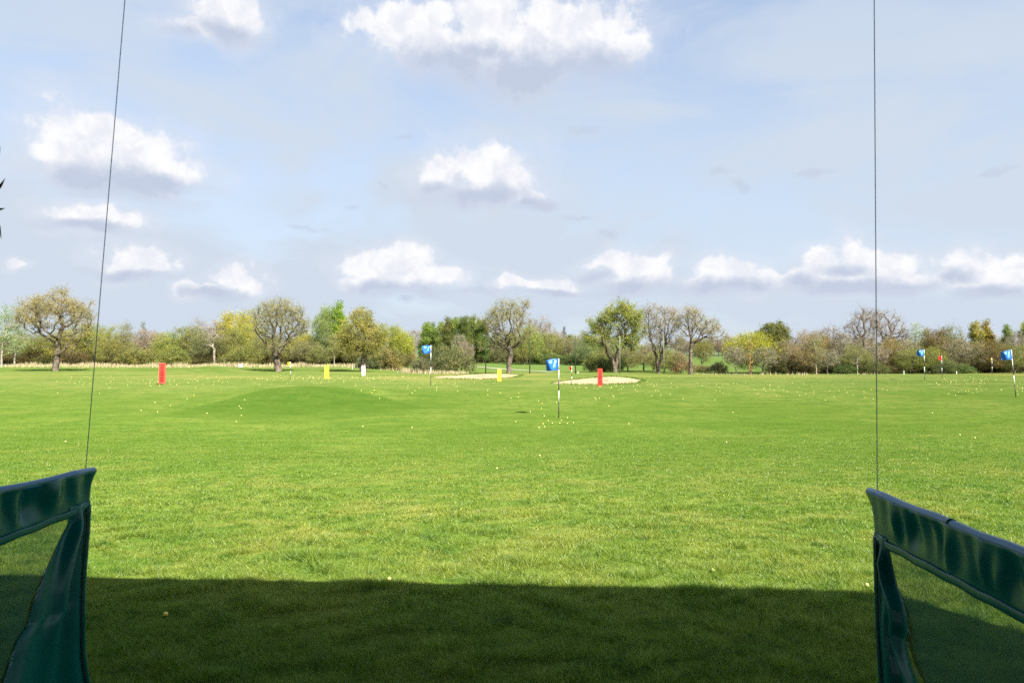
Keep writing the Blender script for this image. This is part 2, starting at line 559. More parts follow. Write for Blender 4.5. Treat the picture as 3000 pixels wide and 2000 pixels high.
def blob_group(name, blobs, warp, nscale, namp, k, size=1.12):
    g = bpy.data.node_groups.new(name, 'ShaderNodeTree')
    g.interface.new_socket('P', in_out='INPUT', socket_type='NodeSocketVector')
    g.interface.new_socket('F', in_out='OUTPUT', socket_type='NodeSocketFloat')
    t = NT(g)
    gi, go = t.n('NodeGroupInput'), t.n('NodeGroupOutput')
    P = gi.outputs[0]
    wn = t.n('ShaderNodeTexNoise', {'Vector': P, 'Scale': nscale * .45, 'Detail': 4.0, 'Roughness': .6}, noise_dimensions='2D')
    off = t.n('ShaderNodeVectorMath', {0: wn.outputs['Color'], 1: (-.5, -.5, -.5)}, operation='ADD')
    Pw = t.n('ShaderNodeVectorMath', {0: off.outputs[0], 1: (warp * 1.3, warp, 0), 2: P}, operation='MULTIPLY_ADD').outputs[0]
    acc = None
    for (cx, cy, rx, ry) in blobs:
        a, e = azel(cx, cy)
        a1, _ = azel(cx + rx, cy)
        _, e1 = azel(cx, cy - ry)
        ra, re = abs(a1 - a), abs(e1 - e)
        q = t.n('ShaderNodeVectorMath', {0: Pw, 1: (1 / ra, 1 / re, 0), 2: (-a / ra, -e / re, 0)}, operation='MULTIPLY_ADD')
        ln = t.n('ShaderNodeVectorMath', {0: q.outputs[0]}, operation='LENGTH').outputs['Value']
        acc = ln if acc is None else t.math('SMOOTH_MIN', acc, ln, k)
    n = t.n('ShaderNodeTexNoise', {'Vector': P, 'Scale': nscale, 'Detail': 9.0, 'Roughness': .60}, noise_dimensions='2D').outputs['Fac']
    F = t.math('SUBTRACT', size, acc)
    F = t.math('ADD', F, t.math('MULTIPLY', t.math('SUBTRACT', n, .5), namp))
    t.L.new(F, go.inputs[0])
    return g


def build_world():
    w = bpy.data.worlds.new('World')
    SC.world = w
    w.use_nodes = True
    w.cycles.sampling_method = 'MANUAL'
    w.cycles.sample_map_resolution = 512
    nt = w.node_tree
    nt.nodes.clear()
    t = NT(nt)
    out = t.n('ShaderNodeOutputWorld')
    sky = t.n('ShaderNodeTexSky', sky_type='NISHITA', sun_disc=False, sun_elevation=SUN_EL, sun_rotation=math.pi - SUN_AZ,
              altitude=50, air_density=1.0, dust_density=1.6, ozone_density=1.2)
    D = t.n('ShaderNodeTexCoord').outputs['Generated']
    sep = t.n('ShaderNodeSeparateXYZ', {0: D})
    az = t.math('ARCTAN2', sep.outputs[0], sep.outputs[1])
    el = t.math('ARCSINE', sep.outputs[2])
    P = t.n('ShaderNodeCombineXYZ', {0: az, 1: el}).outputs[0]
    skyc = t.mix(1.0, sky.outputs[0], SKY_TINT, 'MULTIPLY')
    # thin high veil, streaked along the horizon, thickening downward
    vn = t.noise(t.vmul(P, (1.0, 2.6, 1)), 3.0, 5, .55, .6)
    low = t.maprange(el, .02, .85, 1.0, .0)
    veil = t.math('ADD', t.math('MULTIPLY', low, VEIL_LOW), t.math('MULTIPLY', t.maprange(vn, .36, .66), VEIL_N))
    veil = t.math('MULTIPLY', veil, 1.0, clamp=True)
    c = t.mix(veil, skyc, VEIL)
    # faint grey wisps
    gw = blob_group('wisps', WISPS, .035, 34, 1.1, .2)
    nw = t.n('ShaderNodeGroup', {0: P}, node_tree=gw)
    c = t.mix(t.maprange(nw.outputs[0], .15, 1.0, 0, .45), c, CL_GREY)
    # cumulus: bright heaped bodies over soft grey-blue bases
    gc = blob_group('cumulus', CLOUDS, .032, 17, 2.5, .25, 1.16)
    gb = blob_group('cloud_bases', BASES, .034, 17, 2.3, .45, 1.35)
    n1 = t.n('ShaderNodeGroup', {0: P}, node_tree=gc).outputs[0]
    n2 = t.n('ShaderNodeGroup', {0: P}, node_tree=gb).outputs[0]
    body = t.maprange(n1, -.08, .46)
    skirt = t.maprange(n1, -1.0, .30, 0, .40)
    base = t.maprange(n2, -.45, 1.05)
    c = t.mix(skirt, c, CL_VEIL)
    c = t.mix(t.math('MULTIPLY', base, .50), c, CL_SHADE)
    relief = t.noise(P, 26, 8, .62, .4)
    lit = t.mix(t.maprange(relief, .38, .66, 0, .8), CL_LIT, CL_VEIL)
    cc = t.mix(t.math('MULTIPLY', base, .92), lit, CL_SHADE)
    c = t.mix(t.math('MULTIPLY', body, t.math('SUBTRACT', .97, t.math('MULTIPLY', base, .35))), c, cc)
    bg = t.n('ShaderNodeBackground', {'Color': c, 'Strength': SKY_STRENGTH})
    t.L.new(bg.outputs[0], out.inputs[0])


SKY_STRENGTH = .10
SKY_TINT = (1.0, 1.0, 1.0)
VEIL_LOW, VEIL_N = .88, .40
VEIL = (2.56, 2.90, 3.36)
CL_LIT = (4.0, 4.0, 4.05)
CL_VEIL = (3.2, 3.3, 3.65)
CL_SHADE = (2.0, 2.27, 2.9)
CL_GREY = (2.2, 2.42, 2.95)
SUN_STRENGTH = 5.0
EXPOSURE = 1.33


def build_light_camera():
    L = bpy.data.lights.new('sun', 'SUN')
    L.energy = SUN_STRENGTH
    L.angle = R(.53)
    L.color = (1.0, .955, .88)
    o = link(bpy.data.objects.new('sun', L))
    o.rotation_euler = (-TO_SUN).to_track_quat('-Z', 'Y').to_euler()
    o.location = (20, -30, 40)
    cam = bpy.data.cameras.new('camera')
    cam.lens, cam.sensor_width, cam.sensor_fit = 24.0, 36.0, 'HORIZONTAL'
    cam.clip_start, cam.clip_end = .05, 4000
    cam.dof.use_dof = True
    cam.dof.focus_distance = 45.0
    cam.dof.aperture_fstop = 5.0
    c = link(bpy.data.objects.new('camera', cam))
    c.location = (0, 0, EYE)
    c.rotation_euler = (math.pi / 2 + PITCH, 0, 0)
    SC.camera = c
    vs = SC.view_settings
    vs.view_transform, vs.look, vs.exposure, vs.gamma = 'Standard', 'None', EXPOSURE, 1.0
    vs.use_curve_mapping = False
    cy = SC.cycles
    cy.max_bounces, cy.diffuse_bounces, cy.glossy_bounces, cy.transparent_max_bounces, cy.transmission_bounces = 6, 3, 2, 8, 4
    cy.caustics_reflective = cy.caustics_refractive = False
    cy.sample_clamp_indirect = 6
    cy.use_denoising = False


# ------------------------------------------------------------------ ground, bunkers, path, lawn blades
def build_ground():
    def spaced(a, b, n, p):
        q = np.linspace(-1, 1, n)
        q = np.sign(q) * np.abs(q) ** p
        return np.where(q < 0, -q * a, q * b)
    xs = np.unique(np.concatenate([np.linspace(-60, 60, 181), spaced(-900, 900, 90, 2.2)]))
    ys = np.unique(np.concatenate([np.linspace(-60, 3, 24), np.linspace(3, 75, 150), np.linspace(75, 135, 80), np.geomspace(136, 1300, 60)]))
    X, Y = np.meshgrid(xs, ys)
    Z = terrain(X, Y)
    v = np.stack([X.ravel(), Y.ravel(), Z.ravel()], 1)
    nx, ny = len(xs), len(ys)
    i = (np.arange(ny - 1)[:, None] * nx + np.arange(nx - 1)[None]).ravel()
    q = np.stack([i, i + 1, i + nx + 1, i + nx], 1)
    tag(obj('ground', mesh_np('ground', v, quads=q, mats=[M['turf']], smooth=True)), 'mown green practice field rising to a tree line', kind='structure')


def sheet_from_outline(name, pts, lift, mat, label, rings=10, n=72):
    P = [hit(u, v) for u, v in pts]
    m = len(P)
    loop = []
    for k in range(n):                       # closed Catmull-Rom outline
        s = k / n * m
        i = int(s)
        f = s - i
        p0, p1, p2, p3 = (P[(i + j - 1) % m] for j in range(4))
        loop.append(.5 * ((2 * p1) + (p2 - p0) * f + (2 * p0 - 5 * p1 + 4 * p2 - p3) * f * f + (3 * p1 - p0 - 3 * p2 + p3) * f ** 3))
    rng = random.Random(5)
    c = sum(loop, Vector()) / n
    vs, fs = [(c.x, c.y, tz(c.x, c.y) + lift)], []
    for r in range(1, rings + 1):
        for k, p in enumerate(loop):
            q = c + (p - c) * (r / rings) * (1 + (.03 * math.sin(k * 1.7) if r == rings else 0))
            vs.append((q.x, q.y, tz(q.x, q.y) + (lift if r < rings else -.01)))
    for k in range(n):
        fs.append((0, 1 + k, 1 + (k + 1) % n))
    for r in range(rings - 1):
        for k in range(n):
            a, b = 1 + r * n + k, 1 + r * n + (k + 1) % n
            fs.append((a, b, b + n, a + n))
    o = obj(name, mesh_np(name, vs, faces=fs, mats=[mat], smooth=True))
    return tag(o, label, kind='structure')


def build_bunkers():
    sheet_from_outline('sand_bunker', [(1618, 1122), (1690, 1112), (1745, 1107), (1795, 1104), (1850, 1108), (1884, 1115), (1868, 1122), (1780, 1126), (1690, 1125)],
                       .05, M['sand'], 'wide sand bunker behind the red 200 board')
    sheet_from_outline('sand_bunker', [(1262, 1105), (1330, 1101), (1400, 1097), (1470, 1096), (1530, 1099), (1510, 1104), (1430, 1110), (1330, 1109)],
                       .05, M['sand'], 'long shallow sand bunker behind the pale yellow board')
    for name, pts, seed in (('right', [(1618, 1122), (1690, 1126), (1780, 1127), (1868, 1123), (1886, 1115), (1852, 1107), (1795, 1103), (1745, 1106), (1690, 1111), (1618, 1122)], 1),
                            ('left', [(1262, 1105), (1330, 1110), (1430, 1111), (1510, 1105), (1532, 1099), (1470, 1095), (1400, 1096), (1330, 1100), (1262, 1105)], 2)):
        q = [hit(u, v) for u, v in pts]
        straw_strip('turf_fringe', 'ragged turf lip round a sand bunker', [(p.x, p.y) for p in q], .05, .16, 1500, 30 + seed, .16, M['blade'], .03)
    # pale gravel path crossing the far fairway
    pts = [hit(u, v) for u, v in ((1370, 1073), (1410, 1076), (1450, 1079), (1500, 1083), (1560, 1087), (1620, 1090))]
    mb = MB()
    rows = []
    for i, p in enumerate(pts):
        d = (pts[min(i + 1, len(pts) - 1)] - pts[max(i - 1, 0)]).normalized()
        nrm = Vector((-d.y, d.x, 0))
        rows.append([(q.x, q.y, tz(q.x, q.y) + .06) for q in (p - nrm * .65, p, p + nrm * .65)])
    mb.grid(rows)
    tag(mb.build('path', M['path']), 'pale gravel path crossing the far fairway', kind='structure')


def build_blades():
    rng = np.random.default_rng(11)
    D0 = 7500
    N = 1300000
    # distance pdf ~ y for y<7, ~1/y beyond
    ya = np.linspace(3.2, 27, 4000)
    pdf = np.where(ya < 7, ya, 49.0 / ya) * (1 - sstep(11, 27, ya))
    cdf = np.cumsum(pdf)
    cdf /= cdf[-1]
    y = np.interp(rng.random(N), cdf, ya)
    x = (rng.random(N) * 2 - 1) * (.86 * y + .5)
    z = terrain(x, y)
    # tufty height: patches of longer grass
    tuft = .5 + .5 * np.sin(x * 2.7 + 1.9 * np.sin(y * 1.3)) * np.sin(y * 3.1 + 1.7 * np.sin(x * 1.1))
    tuft2 = .5 + .5 * np.sin(x * 9.1 + 2.3 * np.sin(y * 4.3)) * np.sin(y * 10.3 + 2.0 * np.sin(x * 3.7))
    near = 1 - sstep(7, 16, y)
    far = sstep(9, 26, y)
    gap = np.sin(x * 5.3 + 2.1 * np.sin(y * 2.9 + x)) * np.sin(y * 6.1 + 1.9 * np.sin(x * 2.3 - y))
    h = (.013 + .009 * tuft + .011 * tuft2) * (.55 + .9 * rng.random(N)) * (1 + .45 * near) * (1 - .55 * far)
    clump = np.zeros(N)
    crng = np.random.default_rng(23)
    cy = 3.3 + 8.5 * crng.random(420) ** 1.2
    cx = (crng.random(420) * 2 - 1) * (.82 * cy + .4)
    cr = .05 + .13 * crng.random(420)
    order = np.argsort(x)
    xs_ = x[order]
    for k in range(420):
        i0, i1 = np.searchsorted(xs_, [cx[k] - 3 * cr[k], cx[k] + 3 * cr[k]])
        q = order[i0:i1]
        d2 = ((x[q] - cx[k]) / (cr[k] * 1.5)) ** 2 + ((y[q] - cy[k]) / cr[k]) ** 2
        clump[q] = np.maximum(clump[q], np.exp(-d2))
    h = h * np.where(gap > .35, .42, 1.0) * (1 + 1.3 * clump) * (1 + .12 * (1 - sstep(6, 9, y)))
    w = np.maximum(.0046, y * .00080) * (.7 + .6 * rng.random(N))
    a = rng.random(N) * 2 * np.pi
    la = rng.random(N) * 2 * np.pi
    lean = h * (.4 + 1.3 * rng.random(N))
    dx, dy = np.cos(a) * w * .5, np.sin(a) * w * .5
    v = np.empty((N, 3, 3), np.float32)
    v[:, 0] = np.stack([x - dx, y - dy, z - .004], 1)
    v[:, 1] = np.stack([x + dx, y + dy, z - .004], 1)
    v[:, 2] = np.stack([x + np.cos(la) * lean, y + np.sin(la) * lean, z + h], 1)
    tri = np.arange(N * 3, dtype=np.int32).reshape(N, 3)
    me = mesh_np('grass', v.reshape(-1, 3), tris=tri, mats=[M['blade']])
    at_ = me.attributes.new('rnd', 'FLOAT', 'POINT')
    at_.data.foreach_set('value', np.repeat(rng.random(N).astype(np.float32), 3))
    tag(obj('grass', me), 'short mown grass of the practice field', kind='stuff')


def straw_strip(name, label, segs, hmin, hmax, n, seed, spread=1.0, mat=None, wid=.035):
    """dry straw-coloured stems standing along polylines given in ground coordinates"""
    rng = np.random.default_rng(seed)
    P = np.array(segs)
    L = np.linalg.norm(np.diff(P[:, :2], axis=0), axis=1)
    cum = np.concatenate([[0], np.cumsum(L)])
    s = rng.random(n) * cum[-1]
    x = np.interp(s, cum, P[:, 0]) + rng.normal(0, .5 * spread, n)
    y = np.interp(s, cum, P[:, 1]) + rng.normal(0, spread, n)
    clump = .55 + .45 * np.sin(x * .9 + np.sin(x * .33) * 2)
    hgt = (hmin + (hmax - hmin) * rng.random(n) ** 1.5) * (.55 + .6 * clump)
    z = terrain(x, y)
    w = wid + .04 * rng.random(n)
    lx, ly = rng.normal(0, .16, n) * hgt, rng.normal(0, .16, n) * hgt
    a = rng.random(n) * np.pi
    v = np.empty((n, 3, 3), np.float32)
    v[:, 0] = np.stack([x - np.cos(a) * w, y - np.sin(a) * w, z - .05], 1)
    v[:, 1] = np.stack([x + np.cos(a) * w, y + np.sin(a) * w, z - .05], 1)
    v[:, 2] = np.stack([x + lx, y + ly, z + hgt], 1)
    o = obj(name, mesh_np(name, v.reshape(-1, 3), tris=np.arange(n * 3).reshape(n, 3), mats=[mat or M['straw']]))
    tag(o, label, kind='stuff')


# ------------------------------------------------------------------ trees
def grow(lobes, trunk_h, seed, n_attr=420, step=.5, kill=.8, gnarl=.4, lean=(0, 0), shell=2.0, stems=1, clumps=0):
    """space colonisation: returns node positions, parents"""
    rng = np.random.default_rng(seed)
    vol = np.array([l[3] * l[4] * l[5] for l in lobes]) ** .75
    which = rng.choice(len(lobes), n_attr, p=vol / vol.sum())
    d = rng.normal(size=(n_attr, 3))
    d /= np.linalg.norm(d, axis=1)[:, None]
    rr = rng.random(n_attr) ** (1 / (3 * shell))
    Lb = np.array(lobes)
    A = Lb[which, :3] + d * rr[:, None] * Lb[which, 3:6]
    A = A[A[:, 2] > trunk_h * .55]
    if clumps:                       # foliage gathers on a limited number of boughs, with sky between
        cen = A[rng.choice(len(A), clumps, replace=False)]
        dm = np.linalg.norm(A[:, None] - cen[None], axis=2).min(1)
        sc_ = Lb[0, 3:6].mean() * .36
        A = A[(dm < sc_) | (rng.random(len(A)) < .10)]
        A = A + rng.normal(0, .25, A.shape)
    pos = np.zeros((9000, 3))
    par = -np.ones(9000, int)
    nn = 1
    for sidx in range(stems):
        k = max(2, int(trunk_h / step))
        prev = 0
        sx, sy = (lean if stems == 1 else (lean[0] + (sidx - (stems - 1) / 2) * .8, lean[1] + rng.normal(0, .4)))
        for i in range(1, k + 1):
            f = i / k
            pos[nn] = (sx * f ** 1.3 + rng.normal(0, .05) * step * 2, sy * f ** 1.3 + rng.normal(0, .05) * step * 2, trunk_h * f)
            par[nn] = prev
            prev = nn
            nn += 1
    kids = np.zeros(9000, int)
    best = np.full(len(A), 1e9)
    bi = np.zeros(len(A), int)
    done = 1

    def upd(a, b):
        nonlocal best, bi
        dd = np.linalg.norm(A[:, None] - pos[None, a:b], axis=2)
        j = dd.argmin(1)
        m = dd[np.arange(len(A)), j]
        w = m < best
        best[w] = m[w]
        bi[w] = j[w] + a
    lo = max(1, nn - 3) if stems == 1 else 1
    upd(lo, nn)
    for it in range(160):
        alive = best > kill
        if not alive.any() or nn > 8600:
            break
        A, best, bi = A[alive], best[alive], bi[alive]
        ids = np.unique(bi)
        start = nn
        for i in ids:
            if kids[i] > 3:
                continue
            dv = A[bi == i] - pos[i]
            dv /= np.linalg.norm(dv, axis=1)[:, None]
            g = dv.mean(0)
            g /= (np.linalg.norm(g) + 1e-9)
            if par[i] >= 0:
                pd = pos[i] - pos[par[i]]
                g = g + .35 * pd / (np.linalg.norm(pd) + 1e-9)
            g = g + rng.normal(0, gnarl, 3)
            g /= (np.linalg.norm(g) + 1e-9)
            pos[nn] = pos[i] + g * step * (.8 + .4 * rng.random())
            par[nn] = i
            kids[i] += 1
            nn += 1
        if nn == start:
            break
        upd(start, nn)
    return pos[:nn], par[:nn]


def tips_of(par):
    n = len(par)
    cnt = np.zeros(n)
    haskid = np.zeros(n, bool)
    haskid[par[par >= 0]] = True
    cnt[~haskid] = 1
    for i in range(n - 1, 0, -1):
        cnt[par[i]] += cnt[i]
    return cnt


def limb_mesh(pos, par, R0, rtip, flare=1.5, sides=6):
    cnt = tips_of(par)
    k = math.log(R0 / rtip) / math.log(max(cnt[0], 2))
    rad = rtip * cnt ** k
    i = np.arange(1, len(par))
    p0, p1 = pos[par[i]], pos[i]
    r1 = rad[i]
    r0 = np.minimum(rad[par[i]], r1 * 1.25)
    base = par[i] == 0
    r0 = np.where(base, r1 * flare, r0)
    d = p1 - p0
    ln = np.linalg.norm(d, axis=1)[:, None] + 1e-9
    d = d / ln
    p1 = p1 + d * (r1[:, None] * .35)
    ref = np.where(np.abs(d[:, :1]) < .8, np.array([[1., 0, 0]]), np.array([[0, 1., 0]]))
    e1 = np.cross(d, ref)
    e1 /= np.linalg.norm(e1, axis=1)[:, None]
    e2 = np.cross(d, e1)
    t = np.arange(sides) * 2 * np.pi / sides
    ring = e1[:, None] * np.cos(t)[None, :, None] + e2[:, None] * np.sin(t)[None, :, None]
    a = p0[:, None] + ring * r0[:, None, None]
    b = p1[:, None] + ring * r1[:, None, None]
    v = np.concatenate([a, b], 1).reshape(-1, 3)
    m = len(i)
    o = (np.arange(m) * 2 * sides)[:, None]
    kk = np.arange(sides)[None]
    k2 = (kk + 1) % sides
    q = np.stack([o + kk, o + k2, o + sides + k2, o + sides + kk], 2).reshape(-1, 4)
    return v, q, cnt, rad


def ribbons(p, d, L, w, rng):
    """tapered bent ribbons: 5 verts, a quad and a tri each"""
    n = len(p)
    ref = rng.normal(size=(n, 3))
    s = np.cross(d, ref)
    s /= np.linalg.norm(s, axis=1)[:, None] + 1e-9
    bend = rng.normal(0, .25, (n, 3))
    bend[:, 2] += .1
    mid = p + d * (L * .5)[:, None]
    end = p + d * L[:, None] + bend * L[:, None] * .5
    W = w[:, None]
    v = np.stack([p - s * W, p + s * W, mid + s * W * .7, mid - s * W * .7, end], 1).reshape(-1, 3)
    o = np.arange(n)[:, None] * 5
    q = np.concatenate([o, o + 1, o + 2, o + 3], 1)
    t = np.concatenate([o + 3, o + 2, o + 4], 1)
    return v, q, t, mid, end


def crown_mesh(name, pos, par, cnt, rng, twigs=4, tl=.9, tw=.022, leaves=6, ls=.14, spread=.3, maxc=5, droop=0.0, upb=.3, twig_mat='twig', sub=2):
    idx = np.where((cnt <= maxc) & (np.arange(len(cnt)) > 0))[0]
    idx = np.repeat(idx, twigs)
    pd = pos[idx] - pos[par[idx]]
    pd /= np.linalg.norm(pd, axis=1)[:, None] + 1e-9
    d = pd * .6 + rng.normal(0, .75, (len(idx), 3))
    d[:, 2] += upb - droop
    d /= np.linalg.norm(d, axis=1)[:, None]
    L = tl * (.45 + .8 * rng.random(len(idx)))
    v1, q1, t1, mid, end = ribbons(pos[idx], d, L, tw * (.6 + .7 * rng.random(len(idx))), rng)
    V, Q, T = [v1], [q1], [t1]
    off = len(v1)
    pts = [mid, end]
    if sub:
        sp = np.repeat(mid, sub, 0) + rng.normal(0, .05, (len(mid) * sub, 3))
        sd = np.repeat(d, sub, 0) * .5 + rng.normal(0, .8, (len(sp), 3))
        sd[:, 2] += .2 - droop
        sd /= np.linalg.norm(sd, axis=1)[:, None]
        v2, q2, t2, m2, e2 = ribbons(sp, sd, np.repeat(L, sub) * .6 * (.6 + .6 * rng.random(len(sp))), tw * .6 * np.ones(len(sp)), rng)
        V.append(v2)
        Q.append(q2 + off)
        T.append(t2 + off)
        off += len(v2)
        pts += [m2, e2]
    nb_q, nb_t = sum(map(len, Q)), sum(map(len, T))
    if leaves:
        base = np.concatenate(pts)
        nl = int(len(idx) * leaves)
        pick = rng.integers(0, len(base), nl)
        c = base[pick] + rng.normal(0, spread, (nl, 3)) * np.array([1, 1, .8])
        e1 = rng.normal(size=(nl, 3))
        e1 /= np.linalg.norm(e1, axis=1)[:, None]
        e2 = np.cross(e1, rng.normal(size=(nl, 3)))
        e2 /= np.linalg.norm(e2, axis=1)[:, None]
        s = ls * (.5 + .9 * rng.random(nl))[:, None]
        v3 = np.stack([c - e1 * s, c + e2 * s * .55, c + e1 * s, c - e2 * s * .55], 1).reshape(-1, 3)
        o = np.arange(nl)[:, None] * 4 + off
        Q.append(np.concatenate([o, o + 1, o + 2, o + 3], 1))
        V.append(v3)
    V, Q, T = np.concatenate(V), np.concatenate(Q), np.concatenate(T)
    mi = np.concatenate([np.zeros(len(T), int), np.zeros(nb_q, int), np.ones(len(Q) - nb_q, int)])
    return mesh_np(name, V, tris=T, quads=Q, mats=[M[twig_mat], M['leaf']], midx=mi)


def plant_tree(kind, loc, limb_me, crown_me, color, label, cat='tree', group=None, scale=(1, 1, 1), rz=0.0):
    root = empty(kind, loc, rz)
    root.scale = scale
    tag(root, label, cat, group)
    if limb_me is not None:
        obj('trunk', limb_me, root)
    if crown_me is not None:
        c = obj('crown', crown_me, root)
        c.color = (*color, 1)
    return root


def hero(u, vb, Y, lobes_px, th_px, R0, seed, color, label, name='oak_tree', n_attr=520, gnarl=.42, lean_px=0, leaves=5, ls=.075, twigs=5, tl=.9, tw=.020,
         twig_mat='twig', bark='bark', shell=3.6, spread=.22, stems=1, kill=.62, step=.48, base_z=None, maxc=3, rtip=.034, droop=0.0, clumps=24):
    """lobes_px: (du, dv_above_base, ru, rv) in display pixels"""
    s = K / FPX * Y
    base = at(u * K, vb * K, Y)
    g = tz(base.x, Y)
    z0 = g - .05
    dz = base.z - z0            # the notes measure from vb; shift to the real ground
    lobes = [(a * s, random.Random(seed + i).uniform(-.25, .25) * c * s, b * s + dz, c * s, c * s * .85, d * s) for i, (a, b, c, d) in enumerate(lobes_px)]
    th = th_px * s + dz
    pos, par = grow(lobes, th, seed, int(n_attr * 1.7) if clumps else n_attr, step, kill, gnarl, (lean_px * s, 0), shell, stems, clumps)
    v, q, cnt, rad = limb_mesh(pos, par, R0, rtip, 1.28)
    rng = np.random.default_rng(seed + 77)
    lm = mesh_np('trunk', v, quads=q, mats=[M[bark]], smooth=True)
    cm = crown_mesh('crown', pos, par, cnt, rng, twigs, tl, tw, leaves, ls, spread, maxc, droop, .3, twig_mat)
    return plant_tree(name, (base.x, Y, z0), lm, cm, color, label)


OLIVE, YOLIVE, BRIGHT, LEMON = (.275, .305, .090), (.345, .385, .085), (.300, .390, .085), (.470, .500, .080)
DKGREEN, POPLAR, BROWN, LILAC = (.160, .215, .070), (.235, .300, .090), (.310, .288, .145), (.330, .295, .235)
RUSSET, PALEG, GREYG, ORANGE = (.315, .225, .135), (.330, .450, .190), (.225, .245, .115), (.370, .295, .105)

PROTO = {}


def make_protos():
    """unit trees: each entry holds (trunk mesh, crown mesh, height, half width)"""
    def P(kind, i, lobes, th, R0, n_attr=220, bark='bark', stems=1, gnarl=.4, step=.55, kill=.75, shell=1.5, **cr):
        seed = hash_seed(kind, i)
        pos, par = grow(lobes, th, seed, n_attr, step, kill, gnarl, (0, 0), shell, stems)
        v, q, cnt, rad = limb_mesh(pos, par, R0, .02, 1.3, 5)
        lm = mesh_np('trunk', v, quads=q, mats=[M[bark]], smooth=True)
        cm = crown_mesh('crown', pos, par, cnt, np.random.default_rng(seed + 5), **cr)
        co = np.empty(len(cm.vertices) * 3, np.float32)
        cm.vertices.foreach_get('co', co)
        co = co.reshape(-1, 3)
        H = float(np.percentile(co[:, 2], 98.3))
        W = float(np.percentile(np.abs(co[:, 0]), 97))
        PROTO.setdefault(kind, []).append((lm, cm, H, W))

    def hash_seed(k, i):
        return sum(ord(c) for c in k) * 7 + i * 131
    for i in range(4):
        r = random.Random(40 + i)
        lob = [(0, 0, 5.0, 3.4, 3.2, 3.2)] + [(r.uniform(-2.2, 2.2), r.uniform(-2, 2), r.uniform(2.6, 6.6), r.uniform(1.3, 2.1), 1.7, r.uniform(1.2, 2.0)) for _ in range(5)]
        P('bushy', i, lob, 1.3, .20, 260, twigs=3, tl=.95, tw=.026, leaves=20, ls=.092, spread=.36, maxc=6)
    for i in range(4):
        r = random.Random(60 + i)
        lob = [(0, 0, 5.6, 2.8, 2.6, 3.4)] + [(r.uniform(-1.6, 1.6), r.uniform(-1.5, 1.5), r.uniform(3.6, 8.2), r.uniform(1.0, 1.7), 1.4, r.uniform(1.2, 1.8)) for _ in range(4)]
        P('bare', i, lob, 1.8, .17, 260, twigs=4, tl=1.15, tw=.028, leaves=6.0, ls=.075, spread=.25, maxc=6, twig_mat='twig_grey', upb=.55)
    for i in range(3):
        lob = [(0, 0, 6.0, 1.3, 1.3, 5.2), (0, 0, 3.4, 1.7, 1.6, 2.6)]
        P('poplar', i, lob, 1.2, .15, 230, gnarl=.28, twigs=3, tl=.8, tw=.022, leaves=60, ls=.125, spread=.34, maxc=7, upb=.9)
    for i in range(3):
        r = random.Random(80 + i)
        lob = [(0, 0, 5.4, 3.6, 3.4, 2.9)] + [(r.uniform(-2.2, 2.2), r.uniform(-2, 2), r.uniform(4.0, 6.8), 1.7, 1.7, 1.5) for _ in range(4)]
        P('willow', i, lob, 1.6, .20, 260, twigs=3, tl=1.0, tw=.02, leaves=28, ls=.095, spread=.36, maxc=6, droop=.45)
    for i in range(4):
        r = random.Random(100 + i)
        lob = [(0, 0, 1.7, 2.5, 2.3, 1.8)] + [(r.uniform(-2.2, 2.2), r.uniform(-1, 1), r.uniform(.9, 2.2), 1.3, 1.3, 1.1) for _ in range(5)]
        P('shrub', i, lob, .45, .10, 230, stems=3, kill=.55, step=.4, twigs=4, tl=.7, tw=.024, leaves=18, ls=.085, spread=.28, maxc=7)
    for i in range(3):
        lob = [(0, 0, 5.6, 1.4, 1.3, 3.8), (.5, 0, 8.0, .9, .9, 1.8)]
        P('birch', i, lob, 3.0, .13, 150, bark='bark_pale', gnarl=.22, twigs=3, tl=.9, tw=.022, leaves=22, ls=.08, spread=.30, maxc=4, twig_mat='twig_grey', upb=.1)
    for i in range(1):
        lob = [(0, 0, 2.4, 1.6, 1.6, 1.6), (0, 0, 5.0, 1.0, 1.0, 3.0)]
        P('conifer', i, lob, .8, .16, 240, gnarl=.2, twigs=3, tl=.6, tw=.024, leaves=26, ls=.09, spread=.22, maxc=6)


NAME_OF = {'bushy': 'bushy_tree', 'bare': 'bare_tree', 'poplar': 'poplar_tree', 'willow': 'willow_tree', 'shrub': 'shrub', 'birch': 'birch_tree', 'conifer': 'conifer_tree'}
_ci = {}
_trng = random.Random(909)


def wood(kind, u, vtop, hw, Y, color, label, group=None, variant=None, squash=True):
    """one background tree: display column u, top at vtop, half width hw (display px) at depth Y"""
    i = _ci.get(kind, 0) if variant is None else variant
    _ci[kind] = i + 1
    lm, cm, H, W = PROTO[kind][i % len(PROTO[kind])]
    x = (u * K - 1500) / FPX * Y
    z0 = tz(x, Y) - .1
    top = at(u * K, vtop * K, Y).z
    h = max(1.0, top - z0)
    sz = h / H
    sx = hw * K / FPX * Y / W
    flip = -1 if _trng.random() < .5 else 1
    rz = _trng.uniform(-.5, .5) + (math.pi if _trng.random() < .5 else 0)
    j = lambda c: tuple(min(.9, q * _trng.uniform(.88, 1.12)) for q in c)
    return plant_tree(NAME_OF[kind], (x, Y, z0), lm, cm, j(color), label, 'shrub' if kind == 'shrub' else 'tree', group, (sx, sx, sz), rz)


